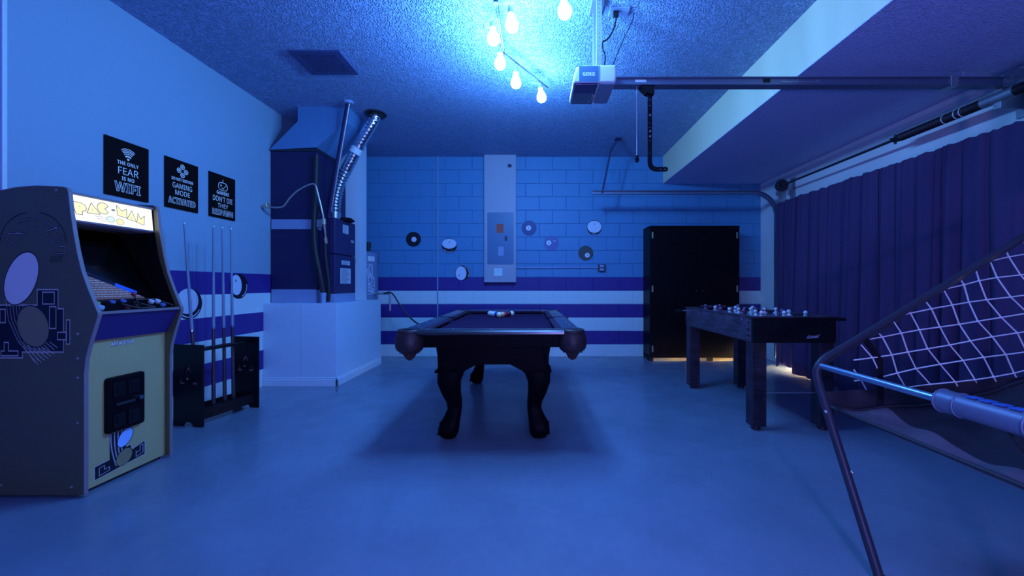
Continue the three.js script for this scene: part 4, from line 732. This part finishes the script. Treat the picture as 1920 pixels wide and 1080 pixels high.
// ------------------------------------------------------------------ garage door hardware
{
  const t = thing('door_track', 'galvanised overhead door track with curved end along the block wall', 'door track', [2.0, 2.36, -5.5]);
  const pts = []; for (let i = 0; i <= 14; i++) { const a = Math.PI / 2 * (1 - i / 14); pts.push([2.95 + 0.32 * Math.cos(a), 2.02 + 0.32 * Math.sin(a), -5.5]); }
  const sect = (x0, x1) => [bx(x0, x1, 2.315, 2.365, -5.525, -5.521), bx(x0, x1, 2.361, 2.367, -5.525, -5.487, 0.002), bx(x0, x1, 2.313, 2.319, -5.525, -5.487, 0.002)];
  part('rail', sect(0.765, 2.95), M.rail, t);
  const arc = (r0, r1, z0, z1) => { const s = new THREE.Shape(); s.absarc(2.95, 2.02, r1, 0, Math.PI / 2); s.absarc(2.95, 2.02, r0, Math.PI / 2, 0, true); return extr(s, z1 - z0, 0, 24).translate(0, 0, z0); };
  part('curved_rail', [arc(0.295, 0.345, -5.525, -5.521), arc(0.341, 0.347, -5.525, -5.487), arc(0.293, 0.299, -5.525, -5.487)], M.rail, t);
  part('vertical_rail', [bx(3.245, 3.295, 0.1, 2.02, -5.525, -5.521), bx(3.291, 3.297, 0.1, 2.02, -5.525, -5.487), bx(3.243, 3.249, 0.1, 2.02, -5.525, -5.487)], M.rail, t);
  part('hanger', [rod([0.9, 2.34, -5.51], [1.0, 2.88, -5.42], 0.012, 0.012, 8), rod([1.0, 2.88, -5.42], [1.09, 3.03, -5.38], 0.014, 0.014, 8), bx(1.05, 1.13, 3.01, 3.03, -5.42, -5.34, 0.003)], M.hvacDark, t);
  part('flag_bracket', [bx(3.3, 3.4, 2.1, 2.42, -5.53, -5.52), bx(3.27, 3.3, 2.3, 2.36, -5.53, -5.49)], M.galv, t);
}
{
  const t = thing('torsion_spring', 'dark torsion spring assembly on a shaft above the curtain', 'door spring', [3.2, 2.38, -3.0]);
  part('shaft', rod([3.2, 2.38, -5.36], [3.2, 2.38, -0.6], 0.0127), M.darkSteel, t);
  const coil = (z0, z1) => { const turns = Math.round(Math.abs(z1 - z0) / 0.0085), c = new THREE.Curve(); c.getPoint = (u, o = V(0, 0, 0)) => o.set(3.2 + 0.031 * Math.cos(u * turns * 6.28319), 2.38 + 0.031 * Math.sin(u * turns * 6.28319), z0 + (z1 - z0) * u); return new THREE.TubeGeometry(c, turns * 12, 0.0052, 5, false); };
  part('spring', [coil(-3.56, -2.9), rod([3.2, 2.38, -3.56], [3.2, 2.38, -2.9], 0.029)], M.spring, t);
  part('spring', [coil(-2.7, -2.04), rod([3.2, 2.38, -2.7], [3.2, 2.38, -2.04], 0.029)], M.spring, t);
  part('winding_cone', [rod([3.2, 2.38, -3.63], [3.2, 2.38, -3.55], 0.022, 0.036), ...[0, 1, 2, 3].map((k) => rod([3.2 + 0.02 * Math.cos(k * 1.57), 2.38 + 0.02 * Math.sin(k * 1.57), -3.61], [3.2 + 0.042 * Math.cos(k * 1.57), 2.38 + 0.042 * Math.sin(k * 1.57), -3.61], 0.01))], M.spring, t);
  part('colour_mark', [-3.17, -3.08, -3.04].map((z) => new THREE.TorusGeometry(0.0335, 0.004, 8, 28).translate(3.2, 2.38, z)), M.sticker, t);
  part('centre_bracket', [bx(3.19, 3.21, 2.30, 2.435, -2.83, -2.78, 0.004), bx(3.2, 3.399, 2.31, 2.43, -2.83, -2.82, 0.002), bx(3.385, 3.399, 2.25, 2.39, -2.86, -2.74, 0.004), rod([3.2, 2.38, -2.9], [3.2, 2.38, -2.7], 0.038)], M.galv, t);
  part('cable_drum', [new THREE.CylinderGeometry(0.082, 0.082, 0.012, 32).rotateX(Math.PI / 2).translate(3.2, 2.38, -5.27), new THREE.CylinderGeometry(0.068, 0.06, 0.06, 28).rotateX(Math.PI / 2).translate(3.2, 2.38, -5.305), new THREE.CylinderGeometry(0.03, 0.03, 0.04, 20).rotateX(Math.PI / 2).translate(3.2, 2.38, -5.25), new THREE.TorusGeometry(0.055, 0.008, 8, 28).translate(3.2, 2.38, -5.262)], M.darkSteel, t);
  part('end_bracket', [bx(3.19, 3.4, 2.33, 2.43, -5.352, -5.344), bx(3.385, 3.4, 2.2, 2.5, -5.40, -5.30)], M.galv, t);
  part('cable', rod([3.262, 2.38, -5.29], [3.275, 0.15, -5.3], 0.003), M.darkSteel, t);
}
{ // opener: motor unit, rail, trolley, arm, pull cord
  const t = thing('garage_door_opener', 'ceiling-hung garage door opener motor with long rail and door arm', 'garage door opener', [0.39, 2.52, -2.8]);
  const S = shape([[0.242, 2.412], [0.25, 2.47], [0.268, 2.512], [0.30, 2.522], [0.525, 2.525], [0.53, 2.45], [0.518, 2.405], [0.245, 2.403]]);
  part('housing', extr(S, 0.30, 0.012).translate(0, 0, -2.95), M.openerWhite, t);
  const tex = canvasTex(256, 208, (x, w, h) => { x.fillStyle = '#4f6f8c'; x.fillRect(0, 0, w, h); x.fillStyle = '#f4f8fa'; x.font = 'bold 62px sans-serif'; x.textAlign = 'center'; x.textBaseline = 'middle'; x.fillText('GENIE', w / 2, 106, 165); });
  part('badge_panel', new THREE.PlaneGeometry(0.128, 0.104).translate(0.346, 2.463, -2.6494), std(0xffffff, 0.4, 0, { map: tex }), t, { uv: true });
  part('badge_edge', bx(0.411, 0.416, 2.405, 2.518, -2.66, -2.6475), M.openerGrey, t);
  part('light_lens', bx(0.255, 0.405, 2.392, 2.41, -2.94, -2.655, 0.006), M.openerLens, t);
  part('lower_shell', bx(0.418, 0.515, 2.396, 2.41, -2.94, -2.655, 0.005), M.openerGrey, t);
  part('lens_clip', [bx(0.385, 0.402, 2.386, 2.396, -2.86, -2.80, 0.003), bx(0.372, 0.38, 2.387, 2.394, -2.90, -2.88, 0.002)], M.galv, t);
  part('rail', [bx(0.5, 3.29, 2.455, 2.50, -2.822, -2.778, 0.003), bx(0.5, 3.29, 2.45, 2.456, -2.835, -2.765), bx(0.5, 3.29, 2.499, 2.505, -2.835, -2.765)], M.rail, t);
  part('rail_tag', bx(0.68, 0.755, 2.473, 2.49, -2.7785, -2.777), M.sticker, t);
  part('rail_joint', [bx(1.68, 1.95, 2.47, 2.476, -2.779, -2.774), ...[1.70, 1.79, 1.93].map((x) => ball(x, 2.484, -2.777, 0.006, 8))], M.steel, t);
  part('rail_slot', bx(1.555, 1.605, 2.47, 2.495, -2.779, -2.7765), M.black, t);
  part('header_bracket', [bx(3.2, 3.4, 2.44, 2.52, -2.83, -2.82), bx(3.2, 3.4, 2.44, 2.52, -2.78, -2.77), bx(3.39, 3.4, 2.40, 2.58, -2.88, -2.72, 0.003), rod([3.24, 2.5, -2.85], [3.24, 2.5, -2.75], 0.012), rod([3.3, 2.47, -2.86], [3.3, 2.47, -2.74], 0.014), bx(3.28, 3.36, 2.52, 2.56, -2.84, -2.76, 0.004)], M.galv, t);
  part('limit_clip', [bx(2.83, 2.88, 2.44, 2.51, -2.84, -2.76, 0.003), new THREE.TorusGeometry(0.038, 0.0025, 6, 28).translate(2.905, 2.525, -2.79)], M.steel, t);
  part('trolley', [extr(shape([[0.715, 2.455], [0.715, 2.44], [0.755, 2.40], [0.80, 2.385], [0.81, 2.39], [0.81, 2.455]]), 0.06, 0.003).translate(0, 0, -2.83)], M.blackMatte, t);
  const arm = new THREE.Shape(); arm.moveTo(0.77, 2.42); arm.lineTo(0.77, 1.925); arm.absarc(0.83, 1.925, 0.06, Math.PI, Math.PI * 1.5); arm.lineTo(0.895, 1.865); arm.absarc(0.895, 1.8805, 0.0155, -Math.PI / 2, Math.PI / 2); arm.lineTo(0.835, 1.896); arm.absarc(0.835, 1.931, 0.035, Math.PI * 1.5, Math.PI, true); arm.lineTo(0.80, 2.42); arm.closePath();
  for (const [x, y] of [[0.785, 2.36], [0.785, 2.32], [0.785, 2.2], [0.785, 2.17], [0.785, 2.08], [0.785, 1.99], [0.86, 1.8805], [0.89, 1.8805]]) { const p = new THREE.Path(); p.absarc(x, y, 0.0045, 0, 6.2831); arm.holes.push(p); }
  part('door_arm', extr(arm, 0.008, 0.001).translate(0, 0, -2.8), M.blackMatte, t);
  part('arm_bolt', [2.40, 2.14, 2.105, 2.25].map((y) => new THREE.CylinderGeometry(0.007, 0.007, 0.008, 10).rotateX(Math.PI / 2).translate(0.785, y, -2.789)), M.steel, t);
  part('pull_cord', rod([0.693, 2.455, -2.79], [0.694, 1.97, -2.79], 0.0022, 0.0022, 6), M.sticker, t);
  part('cord_handle', [rod([0.694, 1.972, -2.79], [0.694, 1.93, -2.79], 0.012, 0.014), rod([0.694, 1.953, -2.79], [0.694, 1.946, -2.79], 0.016)], M.blackMatte, t);
  // perforated hanger angles
  const ang = (x, z, y0) => { const s = new THREE.Shape(); s.moveTo(-0.016, y0); s.lineTo(0.016, y0); s.lineTo(0.016, H); s.lineTo(-0.016, H); s.closePath(); for (let y = y0 + 0.025; y < H - 0.01; y += 0.028) { const p = new THREE.Path(); p.absarc(0, y, 0.005, 0, 6.2831); s.holes.push(p); } return [extr(s, 0.003).translate(x, 0, z), bx(x - 0.018, x - 0.015, y0, H, z - 0.028, z + 0.003)]; };
  part('hanger_strap', ang(0.425, -2.72, 2.52), M.galv, t); part('hanger_strap', ang(0.425, -2.88, 2.52), M.galv, t);
  part('top_bracket', [bx(0.39, 0.46, 2.518, 2.532, -2.90, -2.70, 0.003), bx(0.38, 0.47, H - 0.015, H, -2.92, -2.68, 0.003)], M.galv, t);
  part('power_cord', tube([[0.565, 3.01, -2.87], [0.565, 2.96, -2.86], [0.545, 2.88, -2.85], [0.50, 2.80, -2.83], [0.462, 2.76, -2.80], [0.455, 2.70, -2.77], [0.47, 2.64, -2.76], [0.465, 2.585, -2.77], [0.45, 2.53, -2.78]], 0.0055, 70, 8), M.rubber, t);
  part('sensor_wire', tube([[0.70, 3.028, -2.9], [0.68, 2.95, -2.89], [0.61, 2.8, -2.86], [0.55, 2.65, -2.83], [0.50, 2.525, -2.8]], 0.003, 50, 6), M.rubber, t);
}
{
  const t = thing('ceiling_outlet', 'pale ceiling outlet with a black plug beside the opener straps', 'outlet', [0.58, H, -2.88]);
  part('cover_plate', bx(0.52, 0.66, H - 0.012, H, -2.93, -2.83, 0.004), M.hvacBand, t);
  part('plug', [bx(0.545, 0.585, H - 0.05, H - 0.01, -2.885, -2.855, 0.006)], M.rubber, t);
}

// ------------------------------------------------------------------ folding basketball game
{
  const t = thing('basketball_game', 'black tube-framed basketball arcade game with white side net and cloth ball return', 'basketball game', [1.75, 0, -1.2]);
  const zf = -1.76, zn = -0.55;
  // front legs: down from the front corner, then the long rising top tube
  const frame = (z, dz) => tube([[1.245, 0.0, z + 0.30 * dz], [1.232, 0.30, z + 0.17 * dz], [1.218, 0.66, z + 0.012 * dz], [1.222, 0.72, z], [1.262, 0.765, z - 0.005 * dz], [1.40, 0.842, z - 0.01 * dz], [2.15, 1.285, z - 0.04 * dz], [2.30, 1.37, z - 0.045 * dz]], 0.0165, 90, 14, 0.35);
  part('side_frame', frame(zf, 1), M.frameTube, t);
  part('side_frame', frame(zn, -1), M.frameTube, t);
  part('lower_tube', [rod([1.26, 0.728, zf - 0.03], [1.62, 0.935, zf - 0.035], 0.009)], M.frameTube, t);
  part('strut', [rod([1.44, 0.86, zf - 0.03], [1.515, 0.755, zf - 0.03], 0.012), rod([1.515, 0.755, zf - 0.03], [1.515, 0.545, zf - 0.03], 0.013, 0.016)], M.blackMatte, t);
  part('rear_leg', [rod([2.30, 0, zf - 0.045], [2.30, 2.0, zf - 0.045], 0.0165), rod([2.30, 0, zn + 0.045], [2.30, 2.0, zn + 0.045], 0.0165), rod([2.30, 0.72, zf - 0.045], [2.30, 0.72, zn + 0.045], 0.014), rod([2.30, 2.0, zf - 0.045], [2.30, 2.0, zn + 0.045], 0.014)], M.frameTube, t);
  part('rubber_foot', [[1.245, zf + 0.3], [1.245, zn - 0.3], [2.30, zf - 0.045], [2.30, zn + 0.045]].map(([x, z]) => new THREE.CylinderGeometry(0.021, 0.023, 0.03, 16).translate(x, 0.015, z)), M.rubber, t);
  part('cross_bar', rod([1.232, 0.732, zf + 0.005], [1.232, 0.732, zn - 0.02], 0.0125), M.barSteel, t);
  const sl = part('padded_sleeve', [rod([1.232, 0.732, -1.23], [1.232, 0.732, -0.62], 0.034, 0.034, 28), ...[-1.225, -1.17, -1.0, -0.975, -0.955].map((z) => new THREE.TorusGeometry(0.034, 0.0028, 8, 28).translate(1.232, 0.732, z))], M.padGrey, t);
  part('sleeve_print', [-1.135, -1.10, -1.065, -1.03].map((z) => bx(1.212, 1.242, 0.7645, 0.7675, z - 0.013, z + 0.013, 0.001)), M.padPrint, sl);
  part('bolt', [[1.212, 0.555, zf + 0.065], [1.243, 0.35, zf + 0.165]].map((p) => ball(p[0] - 0.008, p[1], p[2] + 0.012, 0.007, 10)), M.steel, t);
  // side net of knotted cord hanging under the top tube
  const zNet = zf - 0.035, top = (x) => 0.765 + (x - 1.262) * 0.585 - 0.01, bot = (x) => 0.60 + 0.06 * Math.min(1, (x - 1.5) / 0.6) + (x < 1.62 ? 0.06 * (1.62 - x) : 0);
  const node = (i, j) => V(1.425 + i * 0.0915 + j * 0.047 + 0.008 * Math.sin(i * 1.7 + j), 0.833 + i * 0.0155 - j * 0.0765 + 0.006 * Math.sin(j * 2.1 + i * 0.8), zNet + 0.014 * Math.sin(i * 0.9 + j * 1.4));
  const cords = [], knots = [], inside = (p) => p.x > 1.40 && p.x < 2.30 && p.y < top(p.x) + 0.003 && p.y > bot(p.x);
  const cord = (a, b) => { const ia = inside(a), ib = inside(b); if (!ia && !ib) return; let A = a.clone(), B = b.clone(); if (!ia || !ib) { let lo = ia ? A : B, hi = ia ? B : A; for (let k = 0; k < 12; k++) { const m = lo.clone().add(hi).multiplyScalar(0.5); if (inside(m)) lo = m; else hi = m; } if (ia) B = lo; else A = lo; } if (A.distanceTo(B) > 0.004) cords.push(rod(A.toArray(), B.toArray(), 0.0029, 0.0029, 6)); };
  for (let i = -3; i < 14; i++) for (let j = -8; j < 6; j++) { const a = node(i, j); cord(a, node(i + 1, j)); cord(a, node(i, j + 1)); if (inside(a)) knots.push(ball(a.x, a.y, a.z, 0.005, 7)); }
  part('side_net', [...cords, ...knots], M.netCord, t, { label: 'white knotted cord net' });
  // sagging cloth ball return, its hem and its upper edge
  const cloth = (off) => (u, v, o) => {
    const z = zf - 0.01 + (zn - zf + 0.02) * u, x = 1.275 + 1.02 * v, e = Math.min(u, 1 - u) * 2;
    const sag = -0.09 * Math.sin(Math.PI * Math.pow(v, 0.75)) * (0.35 + 0.65 * Math.min(1, e * 2.2));
    const wr = 0.013 * Math.sin(z * 23 + v * 9) * Math.sin(v * 12 + z * 3) * Math.min(1, v * 6) + 0.012 * Math.sin(z * 41 + v * 15) * v * (1 - v);
    o.set(x, 0.552 + 0.11 * v * v + 0.035 * v + sag + wr + off, z);
  };
  const strip = (v0, v1, off) => new ParametricGeometry((u, v, o) => cloth(off)(u, v0 + (v1 - v0) * v, o), 90, 36);
  part('front_flap', [strip(0, 0.25, 0.002), strip(0, 0.25, -0.002)], M.sling, t);
  part('ball_return_cloth', [strip(0.24, 1, 0), strip(0.24, 1, -0.004)], M.slingDark, t);
  const hemPts = [], edgePts = [], o = V(0, 0, 0); for (let k = 0; k <= 24; k++) { cloth(0.002)(k / 24, 0, o); hemPts.push([o.x, o.y, o.z]); cloth(0.004)(0, k / 24, o); edgePts.push([o.x, o.y, o.z]); }
  part('cloth_hem', [tube(hemPts, 0.008, 80, 8), tube(edgePts, 0.007, 80, 8)], M.slingDark, t);
  part('edge_band', [new ParametricGeometry((u, v, q) => { cloth(0.004)(0, u, q); const lo = q.y, hi = Math.max(lo + 0.012, bot(q.x) + 0.015); q.y = lo + (hi - lo) * v; q.z = zNet + 0.01 + 0.008 * Math.sin(u * 40) * v; }, 60, 4)], M.slingDark, t);
  part('strap', new ParametricGeometry((u, v, q) => q.set(1.30 + 0.13 * u + 0.012 * v, 0.70 - 0.15 * u + 0.012 * v, -1.06 + 0.09 * u + 0.01 * v), 12, 2), M.ribbon, t);
  part('sensor_wire', tube([[1.25, 0.70, -1.08], [1.32, 0.62, -1.08], [1.40, 0.545, -1.06], [1.42, 0.50, -1.0], [1.40, 0.49, -0.9]], 0.004, 40, 8), M.rubber, t);
  part('backboard', bx(2.285, 2.30, 1.45, 2.0, zf + 0.1, zn - 0.1, 0.004), M.openerWhite, t);
}

renderer.render(scene, camera);
